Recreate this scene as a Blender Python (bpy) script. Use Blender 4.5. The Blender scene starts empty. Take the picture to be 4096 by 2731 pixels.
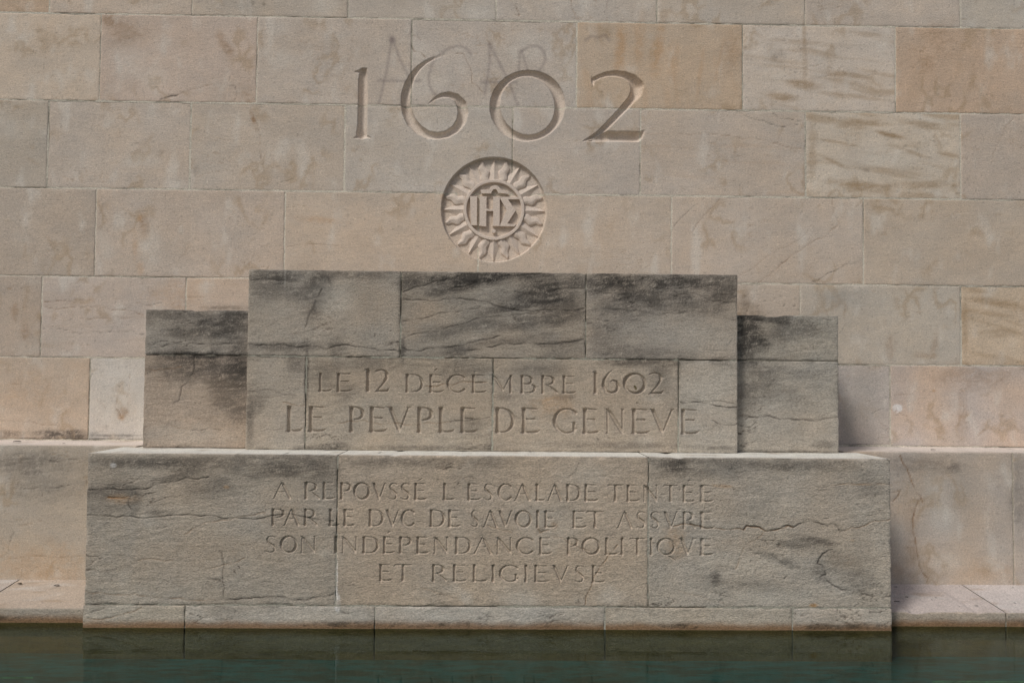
import bpy, math, random
import numpy as np
from mathutils import Matrix, Vector

S = bpy.context.scene
C = S.collection

# ------------------------------------------------------------------ camera
YAW, PIT, ROL = 0.02, 0.0412, 0.009
fwd = np.array([math.sin(YAW)*math.cos(PIT), math.cos(YAW)*math.cos(PIT), math.sin(PIT)])
rgt = np.array([math.cos(YAW), -math.sin(YAW), 0.0])
upv = np.cross(rgt, fwd)
R_ = math.cos(ROL)*rgt + math.sin(ROL)*upv
U_ = -math.sin(ROL)*rgt + math.cos(ROL)*upv
cam_d = bpy.data.cameras.new('camera')
cam_d.sensor_width = 36.0
cam_d.lens = 4047.0/4096.0*36.0
cam_d.clip_start = 0.05
cam_d.clip_end = 2000.0
cam = bpy.data.objects.new('camera', cam_d)
cam.matrix_world = Matrix(((R_[0], U_[0], -fwd[0], 0.0), (R_[1], U_[1], -fwd[1], 0.0),
                           (R_[2], U_[2], -fwd[2], 1.43), (0, 0, 0, 1)))
C.objects.link(cam)
S.camera = cam

# ------------------------------------------------------------------ light: soft overcast daylight from the upper left
SUN_EL, SUN_AZ = 47.0, 219.0          # degrees; azimuth clockwise from +Y (the wall faces -Y)
W = bpy.data.worlds.new('World')
S.world = W
W.use_nodes = True
nt = W.node_tree
nt.nodes.clear()
sky = nt.nodes.new('ShaderNodeTexSky')
sky.sky_type = 'NISHITA'
sky.sun_disc = False
sky.sun_elevation = math.radians(SUN_EL)
sky.sun_rotation = math.radians(SUN_AZ)
sky.dust_density = 4.0
sky.ozone_density = 1.0
sky.air_density = 1.0
bg = nt.nodes.new('ShaderNodeBackground')
bg.inputs['Strength'].default_value = 0.05
wo = nt.nodes.new('ShaderNodeOutputWorld')
nt.links.new(sky.outputs[0], bg.inputs[0])
nt.links.new(bg.outputs[0], wo.inputs[0])
sd = bpy.data.lights.new('sun', 'SUN')
sd.energy = 1.5
sd.angle = math.radians(13)
sd.color = (1.0, 0.945, 0.875)
so = bpy.data.objects.new('sun', sd)
el, az = math.radians(SUN_EL), math.radians(SUN_AZ)
to_sun = Vector((math.sin(az)*math.cos(el), math.cos(az)*math.cos(el), math.sin(el)))
so.rotation_euler = to_sun.to_track_quat('Z', 'Y').to_euler()
so.location = to_sun*20
C.objects.link(so)
S.view_settings.view_transform = 'Standard'
S.view_settings.look = 'None'
S.view_settings.gamma = 1.0
S.view_settings.exposure = 0.16
S.view_settings.use_curve_mapping = False
S.render.engine = 'CYCLES'

# ------------------------------------------------------------------ measured marks: everything below is in metres (x, z) on its own face
YW, YL, YB, YC, YP, YS = 7.2, 6.642, 5.953, 6.36, 6.45, 6.067
PLANE_Y = {'w': YW, 'l': YL, 'b': YB, 'c': YC, 'p': YP, 's': YS}
TEXT = {'c': [('L',-1.0849,-0.9949,1.3655,1.4841),('E',-0.9726,-0.8638,1.3657,1.4838),('1',-0.7958,-0.7577,1.3655,1.5151),('2',-0.7317,-0.6343,1.3659,1.513),
('D',-0.5421,-0.4248,1.3662,1.4827),('E',-0.3933,-0.2933,1.3663,1.4825),('C',-0.2805,-0.1617,1.3665,1.4821),('E',-0.1268,-0.0252,1.3666,1.4818),
('M',0.0003,0.1411,1.3669,1.4813),('B',0.1794,0.2825,1.3669,1.4811),('R',0.3099,0.4225,1.3671,1.4807),('E',0.4437,0.5389,1.3671,1.4805),
('1',0.6342,0.6697,1.367,1.5119),('6',0.6893,0.8147,1.3675,1.5191),('0',0.8283,0.9804,1.3678,1.5029),('2',0.9893,1.0909,1.3678,1.5091),
('L',-1.2814,-1.1713,1.1144,1.277),('E',-1.1461,-1.0243,1.1147,1.2771),('P',-0.8937,-0.786,1.115,1.2773),('E',-0.7664,-0.6448,1.1152,1.2773),
('V',-0.6612,-0.4935,1.1156,1.2772),('P',-0.4696,-0.356,1.1156,1.2776),('L',-0.3345,-0.2231,1.1158,1.2777),('E',-0.1983,-0.0775,1.116,1.2778),
('D',0.0211,0.1512,1.1164,1.2779),('E',0.1859,0.3128,1.1166,1.278),('G',0.3901,0.5437,1.117,1.278),('E',0.5703,0.6877,1.1171,1.2783),
('N',0.715,0.8442,1.1174,1.2784),('E',0.8797,1.0065,1.1176,1.2785),('V',0.9838,1.1657,1.118,1.2783),('E',1.1899,1.3173,1.1181,1.2787)],
'b': [('A',-1.2741,-1.1533,0.7441,0.8434),('R',-1.0869,-0.9915,0.7438,0.8434),('E',-0.9823,-0.904,0.7437,0.8434),('P',-0.8805,-0.8081,0.7436,0.8433),
('O',-0.799,-0.7014,0.7436,0.8432),('V',-0.6985,-0.601,0.7435,0.8431),('S',-0.5961,-0.5391,0.7433,0.8432),('S',-0.5281,-0.4664,0.7433,0.8432),
('E',-0.4484,-0.3649,0.7433,0.843),('L',-0.28,-0.2014,0.7431,0.8429),('E',-0.1368,-0.0539,0.743,0.8428),('S',-0.0418,0.0163,0.7429,0.8429),
('C',0.0438,0.126,0.7429,0.8427),('A',0.1361,0.2422,0.7429,0.8426),('L',0.2608,0.3237,0.7426,0.8427),('A',0.3295,0.427,0.7427,0.8425),
('D',0.4418,0.5305,0.7425,0.8425),('E',0.5489,0.6382,0.7425,0.8424),('T',0.6851,0.7845,0.7424,0.8423),('E',0.7973,0.8797,0.7422,0.8423),
('N',0.8945,0.9875,0.7422,0.8422),('T',1.0108,1.1083,0.7421,0.8421),('E',1.1272,1.2079,0.742,0.8421),('E',1.2315,1.3139,0.7419,0.842),
('P',-1.2756,-1.1926,0.5893,0.6884),('A',-1.2074,-1.1042,0.5893,0.6883),('R',-1.0885,-1.0017,0.589,0.6883),('L',-0.9437,-0.8721,0.5888,0.6883),
('E',-0.8584,-0.7849,0.5887,0.6883),('D',-0.7112,-0.618,0.5885,0.6882),('V',-0.6194,-0.5202,0.5884,0.6881),('C',-0.5191,-0.4387,0.5882,0.6882),
('D',-0.3555,-0.2624,0.588,0.6881),('E',-0.2483,-0.1679,0.5879,0.6881),('S',-0.1154,-0.063,0.5876,0.6881),('A',-0.0446,0.0505,0.5876,0.6879),
('V',0.0367,0.1406,0.5875,0.6879),('O',0.1461,0.2435,0.5874,0.6879),('I',0.2663,0.2908,0.587,0.6881),('E',0.3136,0.3893,0.5871,0.6879),
('E',0.4795,0.5703,0.5869,0.6878),('T',0.561,0.6713,0.5868,0.6877),('A',0.7392,0.841,0.5866,0.6876),('S',0.8539,0.9145,0.5863,0.6877),
('S',0.9362,0.9968,0.5862,0.6877),('V',1.0068,1.111,0.5862,0.6875),('R',1.1275,1.2102,0.586,0.6876),('E',1.2317,1.3226,0.5859,0.6875),
('S',-1.3088,-1.239,0.4325,0.5317),('O',-1.2195,-1.1203,0.4326,0.5316),('N',-1.1032,-1.0096,0.4325,0.5316),('I',-0.9074,-0.8855,0.4322,0.5319),
('N',-0.8645,-0.7694,0.4324,0.5317),('D',-0.7453,-0.646,0.4324,0.5317),('E',-0.6257,-0.5501,0.4323,0.5318),('P',-0.532,-0.4517,0.4323,0.5318),
('E',-0.4317,-0.3523,0.4322,0.5319),('N',-0.3302,-0.2387,0.4322,0.5318),('D',-0.2058,-0.1084,0.4322,0.5319),('A',-0.1031,0.0222,0.4322,0.5318),
('N',0.0359,0.1332,0.4321,0.5319),('C',0.1539,0.2574,0.4321,0.5319),('E',0.2843,0.3648,0.4319,0.532),('P',0.4478,0.5217,0.4319,0.5321),
('O',0.5384,0.6463,0.4319,0.532),('L',0.6716,0.7536,0.4318,0.5321),('I',0.762,0.7883,0.4316,0.5323),('T',0.8134,0.9174,0.4318,0.5321),
('I',0.9338,0.9584,0.4316,0.5323),('Q',0.9793,1.0943,0.4318,0.5321),('V',1.1043,1.2104,0.4317,0.5322),('E',1.2319,1.3142,0.4316,0.5323),
('E',-0.6452,-0.5625,0.2728,0.3719),('T',-0.558,-0.4477,0.2727,0.3718),('R',-0.3385,-0.2456,0.2723,0.3717),('E',-0.2168,-0.1281,0.2721,0.3716),
('L',-0.1014,-0.0064,0.2719,0.3714),('I',0.0097,0.034,0.2716,0.3716),('G',0.0564,0.169,0.2716,0.3713),('I',0.2003,0.2265,0.2712,0.3714),
('E',0.2579,0.3575,0.2713,0.3711),('V',0.3543,0.4734,0.2711,0.371),('S',0.4943,0.5568,0.2708,0.3711),('E',0.5951,0.6812,0.2707,0.3709)]}
ACC = {'c': [[(-0.3575,1.503,0.0016),(-0.3498,1.5093,0.0047),(-0.342,1.5157,0.0039)],[(-0.1067,1.5037,0.0024),(-0.1034,1.4928,0.0039)],[(0.9174,1.3134,0.0047),
(0.9285,1.3057,0.0039),(0.9364,1.2979,0.0016)]],'b': [[(-0.4203,0.8576,0.0015),(-0.4102,0.8634,0.0037),(-0.4015,0.8679,0.0029)],[(-0.1952,0.8344,0.0015),
(-0.1879,0.8403,0.0037),(-0.1821,0.8432,0.0029)],[(1.1596,0.8614,0.0015),(1.1685,0.8673,0.0037),(1.1729,0.8688,0.0029)],[(1.2542,0.6998,0.0015),
(1.2631,0.7057,0.0037),(1.2704,0.7102,0.0029)],[(-0.5983,0.5502,0.0015),(-0.5896,0.5561,0.0037),(-0.581,0.5605,0.0029)]]}
DIG = [[(-1.0043,3.6495,0.0018),(-0.965,3.6537,0.0142),(-0.9399,3.6541,0.0249),(-0.9134,3.6781,0.0036)],[(-0.9417,3.6522,0.0267),(-0.9417,3.5941,0.032),
(-0.9408,3.4128,0.0329),(-0.9446,3.2498,0.0338),(-0.9457,3.2046,0.0391)],[(-0.9438,3.1956,0.0285),(-0.9757,3.1807,0.0107),(-1.0059,3.1712,0.0018)],
[(-0.9438,3.1956,0.0285),(-0.9079,3.1816,0.0107),(-0.8756,3.173,0.0018)],[(-0.3514,3.7833,0.0018),(-0.398,3.7716,0.0044),(-0.4463,3.7545,0.0089),
(-0.4963,3.7264,0.0124),(-0.5443,3.6874,0.0169),(-0.5849,3.6359,0.0214),(-0.6162,3.5627,0.0285),(-0.6333,3.4989,0.032),(-0.636,3.4354,0.0338),
(-0.6225,3.363,0.0356),(-0.5911,3.2928,0.0356),(-0.5367,3.2357,0.0329),(-0.4718,3.2022,0.0285),(-0.4037,3.1941,0.0258),(-0.3358,3.2077,0.0258),
(-0.2735,3.2485,0.0294),(-0.2347,3.3052,0.0338),(-0.221,3.3689,0.0365),(-0.2343,3.4286,0.0356),(-0.2707,3.4752,0.0267),(-0.323,3.4963,0.0214),
(-0.3803,3.49,0.0151),(-0.4284,3.4638,0.008),(-0.471,3.4269,0.0018)],[(0.4753,3.4271,0.0368),(0.4714,3.468,0.038),(0.4605,3.5075,0.0382),(0.4429,3.5445,0.0374),
(0.4192,3.5778,0.0358),(0.39,3.6065,0.0334),(0.3562,3.6296,0.0307),(0.3189,3.6464,0.0279),(0.2792,3.6564,0.0253),(0.2383,3.6594,0.0233),(0.1975,3.6552,0.0221),
(0.1581,3.6439,0.0219),(0.1211,3.626,0.0227),(0.0878,3.6019,0.0243),(0.0591,3.5724,0.0267),(0.0359,3.5384,0.0294),(0.019,3.501,0.0323),(0.0088,3.4612,0.0348),
(0.0056,3.4203,0.0368),(0.0096,3.3795,0.038),(0.0205,3.3401,0.0382),(0.0382,3.3032,0.0374),(0.0619,3.27,0.0358),(0.0911,3.2415,0.0334),(0.1248,3.2185,0.0307),
(0.162,3.2017,0.0279),(0.2015,3.1916,0.0253),(0.2423,3.1886,0.0233),(0.283,3.1928,0.0221),(0.3224,3.2039,0.0219),(0.3593,3.2218,0.0227),(0.3927,3.2457,0.0243),
(0.4214,3.2751,0.0267),(0.4446,3.309,0.0294),(0.4617,3.3464,0.0323),(0.472,3.3862,0.0348),(0.4753,3.4271,0.0368)],[(0.7003,3.6446,0.0027),(0.7096,3.61,0.0124),
(0.717,3.57,0.0018)],[(0.7113,3.6192,0.0142),(0.7618,3.6455,0.0151),(0.8159,3.6627,0.0178),(0.8792,3.6674,0.0205),(0.9425,3.6574,0.0258),(0.9969,3.6272,0.0356),
(1.0297,3.582,0.0445),(1.0244,3.5327,0.0391),(0.9885,3.4756,0.0285),(0.9256,3.4037,0.024),(0.8537,3.3262,0.0231),(0.7819,3.2525,0.0214),(0.7191,3.2044,0.016),
(0.6418,3.1724,0.0027)],[(0.7138,3.1843,0.0107),(0.7552,3.1976,0.0231),(0.7912,3.209,0.0374),(1.0257,3.2096,0.0374),(1.0491,3.2199,0.0267),
(1.0887,3.2586,0.0018)],[(0.649,3.1707,0.0036),(0.7643,3.1796,0.0089),(1.0385,3.1807,0.0089)]]
GRAF = [[(-0.7406,3.8962),(-0.7509,3.8147),(-0.7789,3.6364),(-0.829,3.4119)],[(-0.7328,3.8847),(-0.6813,3.7461),(-0.6109,3.6158)],[(-0.8315,3.5877),(-0.5344,3.5922)],
[(-0.1701,3.7967),(-0.2088,3.8388),(-0.2549,3.8536),(-0.3159,3.841),(-0.3918,3.7894),(-0.4445,3.7266),(-0.4701,3.6411),(-0.4692,3.5638),(-0.4341,3.5026),
(-0.3957,3.48)],[(-0.0408,3.8725),(-0.0332,3.733),(-0.0534,3.601),(-0.0677,3.508)],[(-0.033,3.8648),(0.0372,3.7263),(0.0918,3.6265),(0.1465,3.4957),
(0.1701,3.4265)],[(-0.0915,3.5912),(0.1609,3.595)],[(0.182,3.8217),(0.1756,3.6742)],[(0.1973,3.818),(0.2289,3.7138),(0.2447,3.652)],[(0.1973,3.8219),
(0.2507,3.8577),(0.312,3.8587),(0.3584,3.8167),(0.3666,3.7547),(0.3363,3.6999),(0.3135,3.6802)],[(0.6574,3.9069),(0.6957,3.9387),(0.7496,3.9278),(0.7957,3.948),
(0.8266,3.9096)],[(-0.7406,3.8962),(-0.7381,3.8808)],[(-0.7406,3.8962),(-0.7381,3.8808)]]
CRACK = {'w': [('b',0.5,[(-2.3907,3.4238),(-2.2648,3.4633),(-2.16,3.5079),(-2.0653,3.5363),(-1.9912,3.5406)]),('d',0.9,[(-2.3803,3.4315),(-2.2648,3.4622)]),
('d',0.6,[(-1.9171,3.5461),(-1.8586,3.5394),(-1.8394,3.4804),(-1.872,3.4153)]),('b',0.5,[(-1.7219,3.326),(-1.6832,3.2459),(-1.6655,3.1494),(-1.6573,2.9993)]),
('d',0.5,[(-2.5835,3.0991),(-2.5261,3.1214)]),('d',0.4,[(-1.5432,2.8401),(-1.4222,2.8792)]),('b',0.5,[(-0.596,3.9217),(-0.5531,3.9115),(-0.5314,3.8901)]),
('b',0.9,[(-0.595,3.8456),(-0.5785,3.8079),(-0.5302,3.7978),(-0.4977,3.7658)]),('b',0.6,[(-0.284,3.8017),(-0.2196,3.7918),(-0.1867,3.7218),(-0.1591,3.6463),
(-0.1584,3.5812),(-0.0828,3.5174)]),('b',0.7,[(0.1093,4.1947),(0.1528,4.1408),(0.1748,4.0812),(0.1479,4.0862)]),('b',0.7,[(0.5509,4.2021),(0.5568,4.1366),
(0.5841,4.0825),(0.6166,4.0503)]),('b',0.4,[(0.8154,4.2066),(0.8051,4.108),(0.8087,4.0425)]),('d',0.7,[(1.7515,3.3978),(1.8812,3.3508),(2.0001,3.3145),
(2.0975,3.2963),(2.195,3.314)]),('d',0.6,[(2.0111,3.3962),(2.0543,3.3642),(2.1409,3.3545),(2.2275,3.3395)]),('b',0.5,[(1.2984,3.2503),(1.6219,3.2331),
(1.7946,3.203),(2.054,3.1741),(2.227,3.1385)]),('d',0.6,[(1.5146,2.772),(1.4394,2.7118),(1.3643,2.6408),(1.3001,2.5647)]),('b',0.6,[(1.6329,2.7681),
(1.5577,2.6917),(1.4611,2.5774),(1.429,2.5147)]),('b',0.7,[(2.4845,2.5891),(2.3221,2.4793),(2.1602,2.3752),(2.0739,2.3043),(1.9124,2.1683)]),
('b',0.35,[(2.2901,2.5868),(2.2035,2.4779),(1.9448,2.3351),(1.762,2.2149)]),('d',0.6,[(2.2888,2.1725),(2.3751,2.211),(2.4615,2.255),(2.6453,2.3323)]),
('b',0.6,[(-3.1624,1.9751),(-3.0059,1.9799),(-2.8703,1.9887),(-2.8072,1.9736)]),('b',0.6,[(-3.1615,1.9434),(-3.0359,1.9289),(-2.9319,1.9458),(-2.8168,1.9418),
(-2.6595,1.9223),(-2.6072,1.9228),(-2.4703,1.8873)]),('d',0.6,[(-3.1674,1.7831),(-3.0109,1.7763),(-2.8851,1.7565),(-2.8018,1.7647),(-2.6558,1.7725),
(-2.4618,1.7502)]),('d',0.5,[(-2.597,1.9335),(-2.4721,1.9612),(-2.3466,1.9732)]),('b',0.5,[(-2.9194,1.8668),(-2.7625,1.86),(-2.5744,1.8651)]),
('b',0.5,[(-2.1693,2.0153),(-2.0329,2.0188)]),('b',0.4,[(-1.4661,2.381),(-1.3028,2.4043),(-1.197,2.4002),(-1.0698,2.3804)]),('b',0.4,[(-2.5108,2.2679),
(-2.4382,2.3006),(-2.478,2.21)]),('b',0.6,[(-2.7897,1.295),(-2.7367,1.2588),(-2.7151,1.2275)]),('b',0.8,[(-2.6339,1.3121),(-2.6422,1.2281),(-2.5987,1.1552),
(-2.5584,1.2079)]),('b',0.4,[(-2.5546,1.4808),(-2.5536,1.3547)]),('b',0.5,[(-3.4502,1.1324),(-3.2428,1.1342),(-3.0552,1.1096)]),('d',0.5,[(2.7254,1.2364),
(2.7847,1.2689),(2.8437,1.264)]),('b',0.5,[(2.8652,1.2642),(2.9509,1.2277),(3.0153,1.2123)]),('b',0.4,[(2.7682,1.2102),(2.8108,1.1468),(2.8536,1.1259)]),
('b',0.4,[(2.8874,1.3656),(3.0165,1.3774),(3.1457,1.3785)]),('b',0.4,[(3.7674,3.3779),(3.6618,3.2127),(3.6055,3.0486)]),('b',0.5,[(2.442,2.773),(2.4953,2.6008),
(2.3978,2.5263)]),('b',0.35,[(-2.9191,1.4617),(-3.2094,1.4223),(-3.4575,1.3782)])],'p': [('d',1,[(-2.1945,1.6555),(-2.1149,1.6563),(-2.0864,1.6396),
(-2.0305,1.6571),(-1.9182,1.6677),(-1.796,1.6623),(-1.7489,1.6552),(-1.7021,1.6651),(-1.5516,1.659)]),('d',0.8,[(-1.8835,1.583),(-1.8817,1.4981),
(-1.913,1.4318),(-1.9636,1.389),(-1.9756,1.2995),(-2.0081,1.2851)]),('b',0.6,[(-2.2049,1.4998),(-2.0551,1.5012),(-1.9617,1.5162)]),('d',0.6,[(-1.8967,1.1141),
(-1.8033,1.1243),(-1.7096,1.1185)]),('b',0.4,[(-2.1776,1.1381),(-2.0189,1.1441),(-1.8877,1.1311)]),('d',1.1,[(1.5879,1.2371),(1.7027,1.2267),(1.7793,1.2368),
(1.8367,1.2183),(1.9421,1.2144),(2.0284,1.2103),(2.1435,1.2256),(2.2252,1.231)]),('d',0.6,[(1.5878,1.1782),(1.6643,1.1694),(1.6883,1.1933)]),
('b',0.4,[(1.5879,1.3398),(1.7602,1.2984)]),('d',0.6,[(1.5976,1.8552),(1.7033,1.8467),(1.7994,1.8381)])],'c': [('d',1.1,[(-1.5254,1.6605),(-1.4,1.6552),
(-1.3258,1.6606),(-1.2233,1.6429),(-1.1026,1.6487),(-1.0465,1.6306),(-0.9724,1.6547),(-0.8887,1.6602)]),('d',1.1,[(-1.0714,2.0095),(-1.1163,1.9059),
(-1.1522,1.8306),(-1.1697,1.7649)]),('d',0.5,[(-1.1697,1.7649),(-1.1726,1.6621)]),('d',0.6,[(-1.5194,2.0656),(-1.3518,2.0627),(-1.2678,2.0496),
(-1.1747,2.0506)]),('d',0.5,[(-1.5175,1.9672),(-1.443,1.9633)]),('d',0.9,[(-0.9668,1.6566),(-0.8924,1.6601),(-0.8363,1.6513),(-0.6962,1.6246),
(-0.5843,1.6257)]),('d',1.1,[(-0.5607,1.9512),(-0.4484,1.9486),(-0.2894,1.9569),(-0.0924,1.9449),(0.058,1.9089),(0.3398,1.8977),(0.4904,1.8899),
(0.5797,1.9049)]),('d',0.9,[(-0.5613,1.9963),(-0.4495,2.0351),(-0.3375,2.0692),(-0.2254,2.0987),(-0.0378,2.1055)]),('d',0.9,[(-0.2806,2.0134),(-0.1684,2.0382),
(-0.0374,2.0679),(0.1501,2.1076),(0.3286,2.1332)]),('d',0.7,[(-0.5589,1.8179),(-0.4096,1.8382),(-0.2602,1.8679),(-0.0826,1.898)]),('d',0.7,[(-0.5574,1.7055),
(-0.4084,1.7445),(-0.2593,1.7835),(-0.1286,1.8223),(0.1523,1.8628),(0.4903,1.8946)]),('d',1,[(-0.5659,1.6493),(-0.519,1.631),(-0.3698,1.6465),(-0.1738,1.6671),
(-0.0337,1.7013),(0.0597,1.7304)]),('d',1.1,[(-0.1453,1.6346),(-0.0705,1.64),(0.0602,1.6741),(0.2476,1.6853),(0.4353,1.6872),(0.5808,1.7121)]),
('d',0.7,[(0.1416,2.0086),(0.386,2.0159),(0.5789,2.0322)]),('d',0.5,[(0.6024,2.0372),(0.7157,2.0006),(0.9044,2.0027),(1.1406,1.9911),(1.2351,2.011)]),
('d',0.7,[(0.6033,1.8911),(0.8105,1.8979),(0.9992,1.881),(1.2353,1.8882)]),('d',0.8,[(1.1495,1.9864),(1.225,2.0156),(1.2913,2.0069),(1.3576,1.9698),
(1.4617,1.9567),(1.5517,1.9501)]),('d',0.6,[(1.3576,1.9698),(1.4238,2.0055),(1.5517,1.9908)]),('d',0.4,[(1.1497,1.8968),(1.3387,1.8893),(1.528,1.9054)]),
('d',1.2,[(1.1934,1.3191),(1.264,1.3197),(1.3394,1.3156),(1.462,1.2933),(1.5487,1.2921)]),('d',0.5,[(1.2075,1.3473),(1.3394,1.325),(1.5469,1.308)]),
('d',0.8,[(1.3961,1.2084),(1.462,1.1809),(1.528,1.1768),(1.5516,1.191)]),('d',0.5,[(-0.21,1.5638),(-0.2327,1.5028)]),('b',0.7,[(-0.4136,1.4078),
(-0.2925,1.4229),(-0.1619,1.4381),(-0.031,1.4346)]),('d',0.8,[(-0.2524,1.1855),(-0.1686,1.1909),(-0.0847,1.2055),(-0.0102,1.2155)]),('b',0.6,[(-0.959,1.1704),
(-0.7922,1.1904),(-0.5874,1.1735),(-0.3828,1.1798),(-0.2524,1.1855)]),('b',0.7,[(-1.3007,1.2976),(-1.2448,1.2841),(-1.1659,1.2802)]),('d',0.5,[(-1.5187,1.0825),
(-1.3901,1.1298),(-1.2976,1.1306)]),('d',0.5,[(-1.5335,1.3653),(-1.3948,1.3804),(-1.2459,1.3446)]),('d',0.5,[(-0.1387,1.019),(-0.0179,1.0525)])],
'b': [('d',0.9,[(-2.3359,0.7908),(-2.2416,0.7958),(-2.1385,0.7922),(-1.9841,0.8019),(-1.8988,0.8326),(-1.7789,0.8636),(-1.6412,0.8689)]),
('d',0.9,[(-2.3364,0.6447),(-2.2377,0.6411),(-2.1688,0.6286),(-2.0833,0.6395),(-1.8943,0.639),(-1.7226,0.6486),(-1.55,0.6282),(-1.3775,0.625),
(-0.9111,0.6193)]),('o',1.0,[(-2.219,0.7486),(-2.1545,0.7447),(-2.1032,0.7537)]),('d',0.8,[(-2.0944,0.7451),(-2.1021,0.7064),(-2.0843,0.6807)]),
('d',0.8,[(-1.8615,0.8976),(-1.7971,0.9049)]),('b',0.6,[(-1.7717,0.5366),(-1.6528,0.6061),(-1.4641,0.6417),(-1.3093,0.6642)]),('b',0.7,[(-2.3421,0.2082),
(-2.2264,0.196),(-2.0554,0.1968),(-1.9694,0.1802),(-1.7979,0.1724),(-1.5919,0.1623)]),('d',1,[(-1.5919,0.1623),(-1.4889,0.1653),(-1.3688,0.1744),
(-1.2399,0.1793),(-1.1449,0.1627),(-1.0588,0.1631),(-0.9043,0.1981)]),('d',0.7,[(-1.5721,0.4519),(-1.5451,0.392),(-1.5474,0.2977),(-1.5374,0.2293),
(-1.5405,0.1694)]),('b',0.6,[(-1.6129,0.3445),(-1.4931,0.3708),(-1.4248,0.4012)]),('b',0.5,[(-2.0342,0.385),(-1.837,0.3861)]),('d',0.6,[(-2.3386,0.0761),
(-2.2751,0.0977),(-2.2243,0.115)]),('b',0.7,[(-2.3337,0.0506),(-2.2058,0.0554),(-2.1378,0.0728),(-2.0107,0.1159)]),('b',0.8,[(0.7475,0.491),(0.704,0.4389),
(0.652,0.3695),(0.6088,0.3002),(0.5744,0.2138),(0.5618,0.1448)]),('b',0.5,[(-0.0207,0.5989),(0.0491,0.582),(0.154,0.5395)]),('b',0.5,[(-0.3984,0.2348),
(-0.2941,0.2053),(-0.1898,0.1757)]),('d',1,[(-0.2898,0.2027),(-0.2507,0.1926)]),('b',0.7,[(0.2755,0.5921),(0.2932,0.5576),(0.3454,0.5752)]),
('b',0.5,[(0.3543,0.545),(0.4155,0.5324),(0.5205,0.4724),(0.5817,0.4555)]),('d',0.5,[(0.5354,0.8888),(0.6405,0.8939),(0.7194,0.8814)]),
('d',0.5,[(0.5174,0.9669),(0.5003,0.9146),(0.4568,0.8795)]),('b',0.9,[(1.0791,0.6013),(1.237,0.6023),(1.3072,0.5897),(1.3775,0.5832),(1.4653,0.5907),
(1.4917,0.5821),(1.5093,0.6066),(1.5796,0.6001),(1.6192,0.576),(1.7292,0.5923),(1.7513,0.6098),(1.7821,0.6013)]),('d',1.1,[(1.4917,0.5821),(1.5093,0.6066),
(1.5796,0.6001),(1.6192,0.576),(1.694,0.5877),(1.7513,0.6098),(1.782,0.597),(1.8526,0.6305),(1.9319,0.6283),(1.9848,0.6112),(2.0113,0.6245),(2.0377,0.6116),
(2.0596,0.5786),(2.0905,0.5814)]),('b',0.8,[(2.0905,0.5814),(2.1259,0.6034),(2.1701,0.5993),(2.2409,0.6303),(2.3559,0.6484)]),('d',1.3,[(2.0107,0.4722),
(1.9577,0.4459),(1.9267,0.3893),(1.9662,0.3678),(1.9749,0.3245),(1.9484,0.3157)]),('d',0.9,[(1.9835,0.2899),(2.0362,0.2555),(2.0625,0.2383),(2.1506,0.2387),
(2.2473,0.2002)]),('b',0.6,[(1.606,0.5655),(1.5576,0.5217),(1.5268,0.5129)]),('b',0.6,[(1.4916,0.478),(1.4653,0.4085),(1.4433,0.3564)]),
('d',0.9,[(1.7286,0.3016),(1.7462,0.3146)]),('d',0.5,[(1.5531,0.448),(1.641,0.4441),(1.7463,0.3753)]),('b',0.5,[(2.0122,0.8469),(2.1625,0.8523),
(2.3572,0.8536)]),('b',0.4,[(1.08,0.2421),(1.2113,0.1996),(1.3689,0.1571)])],'l': [('d',0.5,[(-3.0798,0.9007),(-2.8408,0.9025),(-2.6687,0.9086)]),
('d',0.4,[(-3.1744,0.8712),(-2.9453,0.8777),(-2.7735,0.8886)]),('d',0.7,[(-3.0173,0.7217),(-2.8552,0.7295),(-2.7123,0.7497)]),('b',0.5,[(-3.0579,0.4745),
(-2.9585,0.499)]),('b',0.4,[(-3.157,0.2831),(-2.9193,0.2892),(-2.6192,0.3004)]),('b',0.4,[(-3.0597,0.2074),(-2.7741,0.2089)]),('d',0.4,[(-3.0719,0.4649),
(-3.1022,0.3597),(-3.1148,0.3024)]),('b',1.3,[(2.7006,0.9779),(2.7298,0.9097),(2.7687,0.8221),(2.8027,0.7345),(2.837,0.6957),(2.8467,0.6665)]),
('b',1.2,[(2.8172,0.6858),(2.7919,0.6077),(2.7762,0.4908),(2.8049,0.3743),(2.8188,0.2579),(2.8431,0.2095),(2.8823,0.1807),(2.8723,0.1564)]),
('b',0.9,[(2.6445,0.7334),(2.699,0.7484),(2.6789,0.7044),(2.6491,0.6749)]),('b',0.3,[(2.9611,0.1617),(3.0009,0.2104)])]}
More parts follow.
